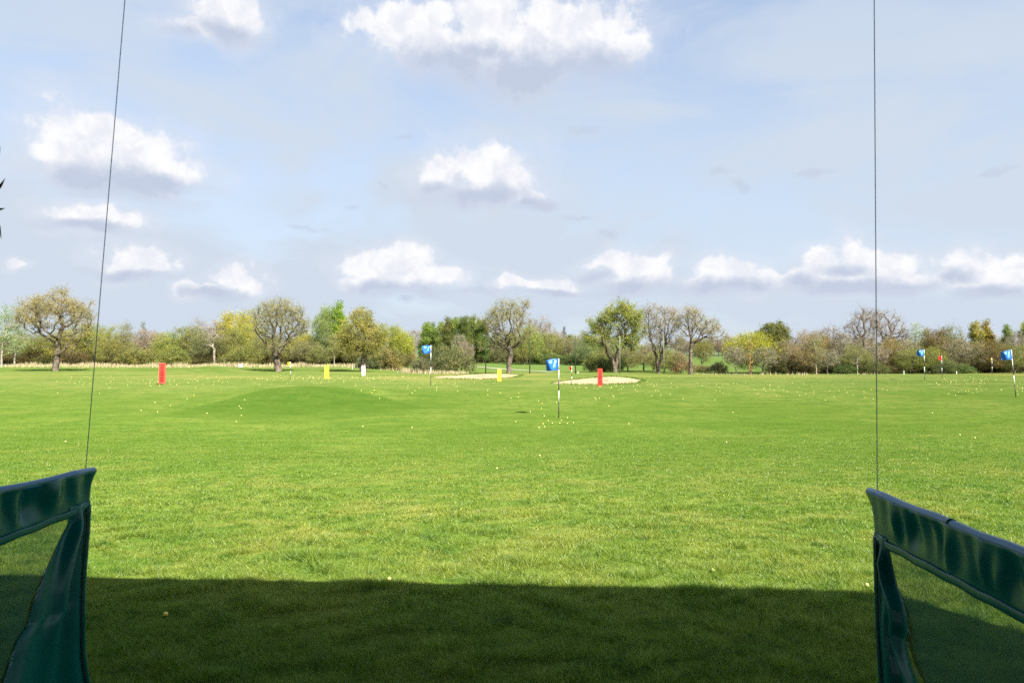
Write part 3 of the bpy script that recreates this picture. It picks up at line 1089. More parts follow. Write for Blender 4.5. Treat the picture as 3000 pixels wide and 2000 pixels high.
def build_heroes():
    hero(127, 853, 97, [(-4, 130, 84, 34), (8, 174, 19, 19), (-62, 112, 32, 20), (56, 122, 28, 36), (0, 148, 52, 24), (8, 62, 38, 22)], 46, .40, 3, (.385, .325, .110),
         'big spreading oak with rusty young leaves and a knob-like top shoot', leaves=7, n_attr=760, lean_px=4)
    hero(640, 855, 97, [(-2, 112, 56, 42), (6, 142, 54, 24), (46, 106, 32, 22), (-40, 106, 30, 32), (2, 68, 40, 26)], 42, .47, 9, (.315, .315, .115),
         'big sparse oak with a thick leaning trunk beside the yellow flag', leaves=6, n_attr=720, lean_px=-9)
    hero(834, 851, 97, [(-8, 76, 44, 36), (-6, 116, 26, 22), (22, 80, 28, 34), (-34, 66, 26, 22), (0, 52, 34, 18)], 30, .44, 14, (.360, .345, .095),
         'leafy olive-green oak directly behind the white board', leaves=22, ls=.085, n_attr=600, lean_px=2, shell=2.2)
    hero(1168, 858, 102, [(0, 116, 50, 38), (6, 144, 42, 24), (-40, 108, 24, 30), (-46, 70, 26, 12), (34, 90, 26, 26), (0, 82, 40, 20)], 38, .40, 21, (.300, .295, .100),
         'dark gnarled oak behind the long sand bunker and pale yellow board', leaves=6, n_attr=740, gnarl=.5, lean_px=4)
    hero(1412, 858, 108, [(10, 112, 50, 40), (20, 140, 36, 24), (-46, 88, 34, 18), (-22, 112, 34, 30), (42, 104, 28, 36), (5, 70, 48, 20)], 36, .42, 33, (.310, .350, .090),
         'fresh bright green broadleaf tree behind the red 200 board', name='broadleaf_tree', leaves=15, ls=.105, n_attr=620, stems=2, shell=3.0)
    hero(1512, 859, 109, [(0, 114, 40, 40), (14, 138, 34, 22), (-22, 114, 26, 34), (28, 102, 28, 32), (0, 70, 34, 22)], 40, .29, 45, (.350, .320, .195),
         'pinkish bare-twigged oak between the bright green tree and the tall leaning oak', leaves=5, n_attr=640, twig_mat='twig_grey', stems=2, gnarl=.3, tl=1.1)
    hero(1585, 861, 105, [(4, 116, 32, 34), (36, 106, 36, 24), (60, 90, 26, 13), (-14, 120, 22, 24), (10, 136, 22, 16)], 66, .30, 57, (.350, .335, .170),
         'tall thin-crowned oak with one long limb reaching toward the far green hillside', leaves=6, n_attr=560, twig_mat='twig_grey', gnarl=.45, lean_px=3)
    hero(1986, 862, 123, [(0, 114, 36, 34), (-18, 104, 30, 24), (18, 132, 24, 18), (0, 86, 26, 18)], 64, .34, 68, (.285, .245, .190),
         'bare ivy-trunked oak whose crown spreads just beside the thin right wire', leaves=2.5, n_attr=560, twig_mat='twig_grey', gnarl=.35, tl=1.1)
    hero(2036, 862, 124, [(0, 110, 34, 34), (16, 98, 28, 22), (-6, 128, 22, 18), (24, 82, 22, 12)], 68, .32, 79, (.300, .240, .175),
         'bare fan-crowned oak just beyond the thin right wire', leaves=2.5, n_attr=540, twig_mat='twig_grey', gnarl=.35, tl=1.1)
    hero(1778, 862, 122, [(0, 92, 30, 26), (-16, 76, 22, 20), (18, 74, 22, 18), (2, 56, 24, 16)], 28, .30, 91, (.200, .215, .075),
         'dark ivy-green round-topped tree behind the yellow-green willow', name='ivy_clad_tree', leaves=24, ls=.11, n_attr=420, shell=1.8)
    hero(492, 836, 118, [(0, 60, 20, 16), (-14, 44, 14, 10)], 34, .22, 97, (.300, .270, .110),
         'dead snag with a pale broken trunk and one side limb at the wood edge', name='dead_tree', clumps=0, leaves=1.0, n_attr=70, bark='bark_grey', twigs=2, tl=.8, twig_mat='twig_grey')
    hero(1722, 861, 86, [(0, 62, 13, 22), (3, 46, 12, 14)], 38, .075, 103, (.430, .360, .090),
         'slim young tree with an orange trunk and pale staked base before the willow', name='young_tree', clumps=0, leaves=10, ls=.08, n_attr=110, bark='bark_red', twigs=3, tl=.6)


def build_wood():
    W = wood
    g = 'trees of the wood along the far edge of the field'
    # ---- left end
    W('birch', 4, 704, 32, 112, (.38, .46, .22), 'tall pale green tree at the far left end of the wood')
    W('birch', 34, 742, 26, 114, (.36, .42, .19), 'shorter pale green tree between the tall pale one and the rusty oak')
    W('bushy', 70, 765, 44, 124, OLIVE, 'olive thicket tree under the left limbs of the rusty oak')
    W('bushy', 110, 772, 44, 126, OLIVE, 'olive bushy tree right behind the trunk of the rusty oak')
    W('bushy', 165, 758, 44, 124, YOLIVE, 'golden-olive bushy tree under the right limbs of the rusty oak')
    W('bushy', 208, 746, 34, 126, OLIVE, 'tall olive tree seen through the left wire')
    W('bushy', 246, 752, 30, 122, YOLIVE, 'golden-olive tree just to the right of the left wire')
    W('birch', 286, 742, 22, 119, OLIVE, 'sparse white-trunked birch pair behind the turf, left of the 100 board')
    W('birch', 300, 752, 16, 121, LILAC, 'thin grey birch leaning beside the sparse white-trunked birch')
    W('conifer', 328, 744, 10, 135, DKGREEN, 'small dark conifer spire poking above the wood left of the 100 board')
    W('bare', 332, 758, 28, 128, RUSSET, 'reddish-brown bare tree behind the 100 board')
    W('bare', 358, 762, 22, 132, BROWN, 'brown bare tree above the 100 board')
    W('bushy', 385, 764, 34, 122, YOLIVE, 'rounded yellow-olive tree just right of the 100 board')
    W('bushy', 262, 782, 36, 117, OLIVE, 'low olive thicket left of the white birch trunks')
    W('shrub', 318, 800, 40, 116, OLIVE, 'wide olive shrub under the reddish bare tree')
    W('shrub', 400, 798, 34, 117, OLIVE, 'wide olive shrub under the rounded yellow-olive tree')
    W('bushy', 435, 752, 36, 123, OLIVE, 'dark olive tree left of the dead snag')
    W('bare', 462, 734, 30, 127, LILAC, 'lilac-grey bare treetop left of the dead snag')
    W('bare', 495, 740, 26, 129, LILAC, 'grey twiggy treetop right above the dead snag')
    W('bushy', 476, 770, 40, 120, GREYG, 'dark grey-green thicket wrapping the dead snag')
    W('willow', 540, 718, 42, 131, LEMON, 'bright lemon-yellow willow left of the leaning-trunk oak')
    W('bushy', 525, 762, 36, 121, OLIVE, 'olive tree under the lemon-yellow willow, right of the snag')
    W('bushy', 572, 748, 36, 123, YOLIVE, 'yellow-olive tree touching the left crown of the leaning-trunk oak')
    W('shrub', 560, 796, 40, 116, OLIVE, 'low olive shrub behind the small white tee box')
    W('bushy', 612, 772, 34, 119, OLIVE, 'olive thicket tree behind the leaning trunk, left side')
    W('willow', 700, 766, 30, 131, LEMON, 'golden willow glowing behind the right limbs of the leaning-trunk oak')
    W('bushy', 668, 782, 32, 120, YOLIVE, 'yellow-olive bush behind the yellow flag')
    W('bushy', 702, 784, 34, 118, BROWN, 'round brownish bush between the yellow flag and the yellow 150 board')
    W('willow', 748, 710, 30, 127, BRIGHT, 'tall bright green willow above the yellow 150 board')
    W('poplar', 778, 704, 24, 128, (.30, .38, .05), 'tall lime-green poplar left of the leafy oak')
    W('conifer', 744, 768, 22, 124, GREYG, 'dark blue-green conifer under the tall bright willow')
    W('birch', 768, 766, 16, 117, OLIVE, 'pale-trunked birch between the yellow board and the white board')
    W('bushy', 735, 795, 30, 116, OLIVE, 'low olive bush behind the yellow 150 board')
    W('bushy', 790, 780, 34, 119, OLIVE, 'olive thicket left of the white board')
    W('willow', 893, 748, 40, 121, YOLIVE, 'wide golden-olive willow right of the leafy oak')
    W('willow', 922, 764, 26, 123, LEMON, 'yellow willow at the right tip of the left wood')
    W('shrub', 885, 798, 42, 113, OLIVE, 'broad olive shrub under the golden-olive willow')
    W('shrub', 850, 812, 30, 112, GREYG, 'low grey-green shrub right of the white board')
    W('bushy', 940, 785, 18, 125, ORANGE, 'small russet-yellow tree ending the left wood beside the fairway gap')
    # ---- centre valley
    for k, (u, vt, hw) in enumerate(((936, 762, 20), (952, 758, 18), (966, 762, 18), (980, 770, 18))):
        W('bare', u, vt, hw, 235 + 6 * k, LILAC, 'distant pinkish bare tree beyond the fairway gap', 'pinkish bare trees beyond the fairway gap')
    W('poplar', 984, 745, 17, 190, POPLAR, 'green poplar standing right above the blue flag over the fairway gap')
    W('poplar', 1002, 756, 12, 192, POPLAR, 'shorter green poplar right of the blue flag')
    W('poplar', 1026, 736, 16, 176, DKGREEN, 'dark poplar at the left edge of the tall poplar clump')
    W('poplar', 1047, 735, 15, 178, POPLAR, 'second poplar of the tall clump, brighter green')
    W('poplar', 1068, 731, 16, 176, DKGREEN, 'highest dark poplar in the middle of the tall clump')
    W('poplar', 1089, 732, 15, 180, POPLAR, 'poplar of the tall clump half behind the gnarled oak')
    W('poplar', 1110, 740, 14, 178, DKGREEN, 'dark poplar right behind the left limbs of the gnarled oak')
    for k, (u, vt, y_) in enumerate(((976, 752, 196), (994, 748, 198), (1016, 744, 186), (1037, 738, 188), (1058, 736, 190), (1079, 735, 188), (1100, 738, 190))):
        W('poplar', u, vt, 15, y_, (POPLAR, DKGREEN)[k % 2], 'green poplar filling the back of the tall clump over the fairway gap', 'back poplars of the tall clump')
    W('bare', 1056, 768, 18, 170, BROWN, 'brown bare tree at the foot of the tall poplars')
    W('bare', 1072, 784, 18, 112, RUSSET, 'pinkish bare bush rising behind the big round shrub')
    W('shrub', 1000, 797, 40, 101, (.175, .180, .075), 'big round olive shrub behind the blue flag with striped pole')
    W('shrub', 1046, 800, 42, 103, GREYG, 'big rounded grey-green shrub left of the gnarled oak')
    W('shrub', 970, 824, 24, 99, GREYG, 'small low shrub at the left foot of the big round olive shrub')
    # wood behind the gnarled oak, rising over a far hill
    W('bushy', 1215, 752, 34, 172, YOLIVE, 'golden-olive tree right of the gnarled oak')
    W('bare', 1232, 730, 30, 200, BROWN, 'tall brown hilltop tree right of the gnarled oak')
    W('bare', 1258, 742, 26, 205, BROWN, 'brown bare tree on the hill slope below the tall hilltop tree')
    W('bushy', 1256, 768, 36, 176, OLIVE, 'olive bushy tree behind the near blue flag')
    W('bare', 1286, 764, 22, 206, LILAC, 'lilac bare tree low on the hill slope above the small red flag')
    W('bushy', 1204, 792, 30, 170, OLIVE, 'low olive bush at the right foot of the gnarled oak')
    W('bushy', 1290, 778, 28, 178, BROWN, 'brown bushy tree above the small red flag')
    W('birch', 1310, 775, 16, 176, GREYG, 'pale-stemmed birch above the small red flag')
    W('birch', 1330, 778, 14, 178, GREYG, 'pale-stemmed birch left of the bright green tree')
    W('bushy', 1345, 790, 28, 165, GREYG, 'grey-green bush at the left foot of the bright green tree')
    W('shrub', 1258, 812, 34, 172, DKGREEN, 'dark low shrub behind the near blue flag cloth')
    W('shrub', 1310, 814, 34, 170, DKGREEN, 'dark low shrub behind the small red flag')
    W('conifer', 1296, 753, 9, 330, (.03, .045, .03), 'tiny dark conifer on the far hill skyline')
    for k, (u, vt, hw) in enumerate(((1240, 778, 26), (1275, 776, 26), (1312, 772, 26), (1350, 774, 26), (1386, 776, 26))):
        W('bushy', u, vt, hw, 250 + 5 * k, OLIVE, 'distant olive tree of the wood on the far hill slope', 'olive trees on the far hill slope')
    for k, u in enumerate(range(1010, 1400, 15)):
        j = (k * 37) % 11
        W(('bushy', 'bare', 'poplar')[k % 3], u, 768 + j * 1.6, 18 if k % 3 == 2 else 22, 198 + (k * 7) % 16, (OLIVE, BROWN, POPLAR)[k % 3], 'tree deep in the wood behind the gnarled oak and the poplars', 'inner trees of the valley wood')
    for k, u in enumerate(range(1015, 1420, 18)):
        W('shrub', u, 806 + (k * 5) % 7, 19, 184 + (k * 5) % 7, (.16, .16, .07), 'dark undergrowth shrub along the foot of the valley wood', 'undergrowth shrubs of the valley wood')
    # understory below the bright tree and the two thin oaks
    W('shrub', 1376, 812, 34, 118, OLIVE, 'olive undergrowth shrub left of the red 200 board')
    W('bushy', 1442, 790, 34, 120, OLIVE, 'olive thicket between the bright green tree and the pinkish oak')
    W('bushy', 1478, 796, 32, 122, BROWN, 'brown thicket left of the pinkish oak trunk')
    W('bare', 1500, 785, 32, 124, BROWN, 'brown twiggy tree behind the pinkish oak trunk')
    W('bare', 1540, 780, 32, 124, BROWN, 'brown twiggy tree between the pinkish oak and the tall leaning oak')
    W('bushy', 1525, 806, 34, 117, OLIVE, 'low olive thicket right of the pinkish oak trunk')
    W('shrub', 1562, 815, 28, 116, BROWN, 'brown shrub left of the tall leaning oak trunk')
    W('shrub', 1408, 820, 30, 116, DKGREEN, 'dark shrub at the foot of the bright green tree')
    W('bushy', 1612, 778, 26, 165, OLIVE, 'olive tree under the long limb of the tall leaning oak')
    # far hill wood above the green field
    for k, u in enumerate(range(1560, 1770, 9)):
        W('bare' if k % 2 else 'bushy', u, 770 + (k * 7) % 10 + (12 if k % 4 > 1 else 0), 14, 298 + (k % 4 > 1) * -18 + (k * 3) % 9, (.25, .20, .175) if k % 3 else (.25, .235, .10), 'distant purple-brown tree on the hill above the green field', 'trees on the hill above the far green field')
    W('shrub', 1612, 838, 22, 125, BROWN, 'thin brown shrub right of the tall leaning oak trunk')
    W('shrub', 1650, 832, 20, 122, BROWN, 'thin brown shrub in front of the far green field')
    # ---- right wood
    W('willow', 1724, 767, 58, 119, (.42, .45, .065), 'rounded yellow-green willow left of the right wood')
    W('bushy', 1722, 792, 44, 123, OLIVE, 'olive thicket under the dome of the yellow-green willow')
    W('bare', 1690, 796, 28, 114, BROWN, 'brown twiggy bush at the left foot of the yellow-green willow')
    W('bare', 1752, 798, 32, 114, BROWN, 'brown twiggy bush at the right foot of the yellow-green willow')
    W('bushy', 1800, 785, 32, 117, BROWN, 'brown bushy tree right of the yellow-green willow')
    W('bare', 1818, 768, 28, 122, BROWN, 'brown bare tree right of the dark ivy-green tree')
    W('bare', 1846, 760, 26, 128, LILAC, 'lilac-tipped bare tree near the start of the right wood')
    W('bushy', 1872, 764, 30, 124, ORANGE, 'orange-brown bushy tree in the right wood')
    W('bare', 1908, 750, 30, 127, LILAC, 'tall lilac bare tree left of the ivy-trunked oak')
    W('bare', 1935, 765, 24, 121, BROWN, 'brown bare tree right below the tall lilac one')
    W('birch', 1874, 775, 18, 114, BROWN, 'pale-trunked thin tree standing before the orange-brown tree')
    W('bushy', 1850, 800, 30, 115, BROWN, 'low brown thicket under the lilac-tipped bare tree')
    W('bare', 1900, 800, 28, 114, BROWN, 'low brown twiggy tree under the tall lilac bare tree')
    W('birch', 1968, 780, 18, 113, GREYG, 'grey-green thin tree left of the right wire')
    W('bushy', 1962, 796, 30, 117, OLIVE, 'olive thicket under the ivy-trunked oak')
    W('bare', 2012, 788, 30, 118, BROWN, 'brown twiggy tree straight behind the right wire')
    W('bushy', 2050, 780, 30, 120, ORANGE, 'orange-brown bush under the fan-crowned oak')
    W('shrub', 2010, 832, 26, 113, DKGREEN, 'dark evergreen shrub at the foot of the right wire trees')
    W('shrub', 1944, 838, 26, 113, (.10, .17, .04), 'low fresh green shrub in the right wood edge')
    W('bare', 2088, 785, 28, 117, BROWN, 'brown bare tree left of the far blue flag')
    W('birch', 2118, 745, 24, 121, PALEG, 'airy pale green birch behind the far blue flag')
    W('bushy', 2095, 802, 30, 115, OLIVE, 'low olive thicket left of the far blue flag')
    W('bushy', 2150, 757, 30, 119, (.21, .165, .06), 'brownish-olive tree between the far blue and the far red flag')
    W('bushy', 2186, 752, 34, 123, GREYG, 'grey-green tree right of the far red flag')
    W('bushy', 2140, 800, 32, 114, OLIVE, 'low olive thicket behind the far red flag')
    W('bare', 2200, 780, 30, 116, BROWN, 'brown bare tree right of the grey-green one')
    W('poplar', 2240, 745, 18, 126, YOLIVE, 'yellow-green plume-topped poplar, first of a pair')
    W('poplar', 2268, 744, 18, 127, (.30, .29, .05), 'yellow-green plume-topped poplar, second of the pair')
    W('bare', 2236, 780, 32, 115, BROWN, 'brown bare tree under the plume-topped poplars')
    W('bushy', 2276, 785, 32, 114, (.21, .165, .06), 'brownish-olive tree behind the far yellow flag')
    W('poplar', 2316, 752, 13, 124, POPLAR, 'slim green poplar above the tilted blue flag')
    W('bare', 2334, 762, 24, 119, LILAC, 'lilac-brown bare tree behind the tilted blue flag')
    W('poplar', 2356, 746, 15, 125, YOLIVE, 'yellow-green poplar at the far right end of the wood')
    W('bushy', 2330, 795, 30, 113, OLIVE, 'olive thicket at the far right end of the wood')
    W('shrub', 2180, 830, 32, 111, DKGREEN, 'dark shrub between the far red flag and the raised green')
    W('shrub', 2215, 838, 22, 110, DKGREEN, 'dark little shrub at the left end of the raised green')
    # second row filling the depth of the wood, alike to the eye
    lab_l = 'olive-brown tree deep in the wood left of the fairway gap'
    lab_r = 'brown twiggy tree deep in the right wood'
    r = random.Random(4)
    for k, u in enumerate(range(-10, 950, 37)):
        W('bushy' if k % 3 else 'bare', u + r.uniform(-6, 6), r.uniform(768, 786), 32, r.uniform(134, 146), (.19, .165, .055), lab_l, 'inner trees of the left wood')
    for k, u in enumerate(range(1790, 2380, 34)):
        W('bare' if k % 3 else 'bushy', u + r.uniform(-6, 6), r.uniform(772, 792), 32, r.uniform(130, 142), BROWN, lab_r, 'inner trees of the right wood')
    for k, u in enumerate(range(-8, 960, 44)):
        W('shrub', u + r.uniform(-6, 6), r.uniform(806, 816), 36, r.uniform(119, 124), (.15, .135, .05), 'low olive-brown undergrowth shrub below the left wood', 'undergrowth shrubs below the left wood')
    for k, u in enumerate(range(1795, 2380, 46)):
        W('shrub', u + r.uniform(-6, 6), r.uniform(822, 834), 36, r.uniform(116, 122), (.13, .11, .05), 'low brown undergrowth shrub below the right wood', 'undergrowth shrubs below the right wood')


# ------------------------------------------------------------------ flags, boards, posts, balls
def flag(u, vb, vt, color, label, lean=0.0, wave=0.0, w_px=None, furl=1.0, Y=None, sunlit_fold=False, seed=0):
    """u, vb: foot of the pole (photo px); vt: its top"""
    p = hit(u, vb) if Y is None else Vector(((u - 1500) / FPX * Y, Y, tz((u - 1500) / FPX * Y, Y)))
    top = at(u, vt, p.y).z
    H = top - p.z
    root = empty('golf_flag', p)
    tag(root, label, 'flag', 'flagsticks on the practice field')
    root.rotation_euler = (0, lean, 0)
    mb = MB()
    fh = H * .190                      # cloth height
    rest = H - fh
    cuts = [0, rest * .33, rest * .57, rest * .76, rest * 1.0, H]
    for i in range(5):
        m = 1 if i in (0, 2) else 0
        mb.tube([(0, 0, cuts[i] - (.05 if i == 0 else 0)), (0, 0, cuts[i + 1])], .016, 8, m)
    mb.build('pole', [M['white'], M['black']], root, True)
    fw = fh * 1.12 * furl if w_px is None else w_px / FPX * p.y
    nr, nc = 14, 22
    rr = random.Random(seed)
    ph = rr.uniform(0, 6)
    rows, off = [], []
    for i in range(nr + 1):
        row = []
        for j in range(nc + 1):
            s, h = j / nc, i / nr
            x = -s * fw * (1 - .06 * h)
            sag = -.10 * fh * s * s
            y = .055 * (furl ** .3) * math.sin(s * 5.2 + ph + h * 1.4) * (.25 + s) + .025 * math.sin(s * 11 + h * 4 + ph) * s + (1 - furl) * .25 * fh * math.sin(h * 5 + ph) * s
            z = H - .01 - h * fh + sag + .05 * fh * math.sin(s * 4 + ph + h * 2) * s
            row.append((x - .012, y, z))
        rows.append(row)
    mf = MB()
    mf.grid(rows)
    cl = mf.build('flag_cloth', M[color], root, True)
    so = cl.modifiers.new('thick', 'SOLIDIFY')
    so.thickness = .004
    so.offset = 0
    if sunlit_fold:                          # sunlit folds painted as a pale tilted chevron in the cloth's middle
        me_ = MB()
        for (a0, a1, b0, b1, sl) in ((.22, .42, .18, .80, .25), (.50, .78, .18, .40, -.1)):
            g = []
            for i in range(6):
                row = []
                for j in range(5):
                    h = b0 + (b1 - b0) * i / 5
                    s = a0 + (a1 - a0) * j / 4 + sl * (h - .5)
                    ii, jj = min(nr - 1, int(h * nr)), min(nc - 1, int(max(0, s) * nc))
                    q = rows[ii][jj]
                    row.append((q[0], q[1] - .006, q[2]))
                g.append(row)
            me_.grid(g)
        e = me_.build('sunlit_fold', M['sunlit_fold'], cl, True)
        s2 = e.modifiers.new('thick', 'SOLIDIFY')
        s2.thickness = .002
    return root


def build_flags():
    flag(1637, 1224, 1050, 'flag_blue', 'nearest blue flag on a black and white striped pole left of the 200 board', sunlit_fold=True, seed=1)
    flag(1262, 1130, 1011, 'flag_blue', 'blue flag on a striped pole in front of the big round shrub', sunlit_fold=True, seed=2)
    flag(2976, 1163, 1024, 'flag_blue', 'blue flag on a tilted striped pole nearest the right divider', lean=-.075, sunlit_fold=True, seed=3)
    flag(2709, 1117, 1024, 'flag_blue', 'blue flag upright before the pale green birch', sunlit_fold=True, seed=4)
    flag(1675, 1128, 1072, 'flag_red', 'small red flag between the nearest blue flag and the 200 board', furl=.55, seed=5)
    flag(2760, 1107, 1042, 'flag_red', 'red flag right of the upright blue flag', furl=.75, seed=6)
    flag(851, 1110, 1060, 'flag_yellow', 'yellow flag beside the leaning oak trunk', furl=1.1, seed=7)
    flag(2907, 1096, 1048, 'flag_yellow', 'limp yellow flag on the raised green', furl=.25, seed=8)


def digits_mesh(ch, size, mat, depth=.006):
    cu = bpy.data.curves.new('digit', 'FONT')
    cu.body = ch
    cu.size = size
    cu.align_x, cu.align_y = 'CENTER', 'CENTER'
    cu.extrude = depth / 2
    cu.offset = size * .012
    o = bpy.data.objects.new('digit', cu)
    COL.objects.link(o)
    dg = bpy.context.evaluated_depsgraph_get()
    me = bpy.data.meshes.new_from_object(o.evaluated_get(dg))
    bpy.data.objects.remove(o)
    me.materials.clear()
    me.materials.append(mat)
    me.name = 'digit'
    return me


def board(u, vb, vt, wpx, text, mats, label, yaw=0.0, depth_px=None, lean=0.0):
    p = hit(u, vb)
    H = at(u, vt, p.y).z - p.z
    Wd = wpx / FPX * p.y
    root = empty('distance_board', p, yaw)
    root.rotation_euler = (lean, 0, yaw)
    tag(root, label, 'distance board', 'distance boards on the practice field')
    face, edge, dig = mats
    th = .09
    leg = H * .055
    mb = MB()
    mb.box((0, 0, leg + (H - leg) / 2), (Wd, th, H - leg), 0, bev=.012)
    mb.build('panel', M[face], root)
    fr = MB()
    e = max(.025, Wd * .07)
    for sx in (-1, 1):
        fr.box((sx * (Wd / 2 - e / 2 + .003), 0, leg + (H - leg) / 2), (e, th + .012, H - leg + .006))
    fr.box((0, 0, H + .004), (Wd - 2 * e, th + .012, e))
    fr.box((0, 0, leg + e / 2 - .004), (Wd - 2 * e, th + .012, e))
    fr.build('frame', M[edge], root)
    for sx in (-1, 1):
        lm = MB()
        lm.box((sx * Wd * .36, 0, leg / 2 - .03), (Wd * .12, th * .8, leg + .06))
        lm.build('foot', M[edge], root)
    n = len(text)
    cell = (H - leg) * .86 / n
    for i, ch in enumerate(text):
        me = digits_mesh(ch, min(cell * 1.12, Wd * 1.05), M[dig])
        o = obj('digit', me, root)
        o.rotation_euler = (math.pi / 2, 0, 0)
        o.location = (0, -th / 2 - .008, leg + (H - leg) * .92 - cell * (i + .5))
    return root


def build_boards():
    board(475, 1126, 1064, 18, '100', ('red', 'red_edge', 'digit_dark'), 'red upright board with vertical black 100', yaw=.10)
    board(1758, 1132, 1080, 13.5, '200', ('red', 'red', 'digit_dark'), 'slim red upright board with vertical 200 before the wide bunker', yaw=-.05)
    board(957, 1110, 1069, 12.5, '150', ('yellow', 'yellow', 'digit_yellow'), 'yellow upright board with faded digits right of the leaning oak', yaw=.12)
    board(1463, 1118, 1081, 10.5, '150', ('yellow', 'yellow', 'digit_yellow'), 'pale yellow upright board before the long sand bunker', yaw=.0)
    board(1065, 1101, 1071, 9.5, '150', ('white', 'white', 'digit_grey'), 'white upright board in front of the leafy oak trunk', yaw=.08)


def build_small():
    # white tee box sign on the left mound
    p = hit(705, 1076)
    root = empty('tee_sign', p)
    tag(root, 'small square white sign on the turf left of the leaning oak', 'sign')
    s = p.y / FPX
    w, h = 12 * s, 9.5 * s
    mb = MB()
    mb.box((0, 0, h * .6), (w, .08, h * .8), bev=.02)
    mb.build('panel', M['white'], root)
    for sx in (-1, 1):
        m2 = MB()
        m2.box((sx * w * .3, .0, h * .1 - .02), (.06, .06, h * .2 + .04))
        m2.build('foot', M['white'], root)
    # tall net posts behind the bunkers
    for (u, vb, vt, mat, lab) in ((1423, 1091, 990, 'post_green', 'dark slim net post left of the gnarled oak'),
                                  (1552, 1093, 990, 'post_green', 'dark slim net post right of the gnarled oak'),
                                  (1686, 1095, 986, 'post_green', 'dark slim net post right of the small red flag'),
                                  (1816, 1096, 985, 'post_pale', 'pale slim net post in front of the bright green tree'),
                                  (1945, 1097, 982, 'post_pale', 'pale slim net post left of the tall leaning oak')):
        Y = 92
        b = at(u, vb, Y)
        z0 = tz(b.x, Y)
        top = at(u, vt, Y).z
        root = empty('net_post', (b.x, Y, z0))
        tag(root, lab, 'post', 'slim posts behind the bunkers')
        mb = MB()
        mb.tube([(0, 0, -.2), (0, 0, (top - z0) * .6), (0, 0, top - z0)], [.075, .06, .05], 8)
        mb.build('pole', M[mat], root, True)
        cp = MB()
        cp.tube([(0, 0, top - z0), (0, 0, top - z0 + .08)], [.07, .05], 8)
        cp.build('cap', M[mat], root)
    # short white stakes
    for (u, vb, hpx, Y, lab) in ((2801, 1101, 7, 68, 'short white stake at the left foot of the raised green'),
                                 (2647, 1092, 9, 84, 'short white stake left of the upright blue flag'),
                                 (1033, 1078, 10, 108, 'short white stake left of the leafy oak'),
                                 (1693, 1092, 6, 86, 'short white stake right of the small red flag')):
        x = (u - 1500) / FPX * Y
        z0 = tz(x, Y)
        h = max(.35, hpx / FPX * Y)
        top = at(u, vb - hpx, Y).z - z0
        h = max(h, top * .92)
        mb = MB()
        mb.box((0, 0, h / 2 - .1), (.07, .07, h), bev=.015)
        mb.tube([(0, 0, h - .1), (0, 0, h - .04)], [.045, .012], 6)
        o = mb.build('marker_stake', M['white'], None, False, (x, Y, z0))
        tag(o, lab, 'stake', 'short white stakes at the field edge')


def ico(r):
    import bmesh
    bm = bmesh.new()
    bmesh.ops.create_icosphere(bm, subdivisions=2, radius=r)
    me = bpy.data.meshes.new('golf_ball')
    bm.to_mesh(me)
    bm.free()
    me.polygons.foreach_set('use_smooth', np.ones(len(me.polygons), bool))
    return me


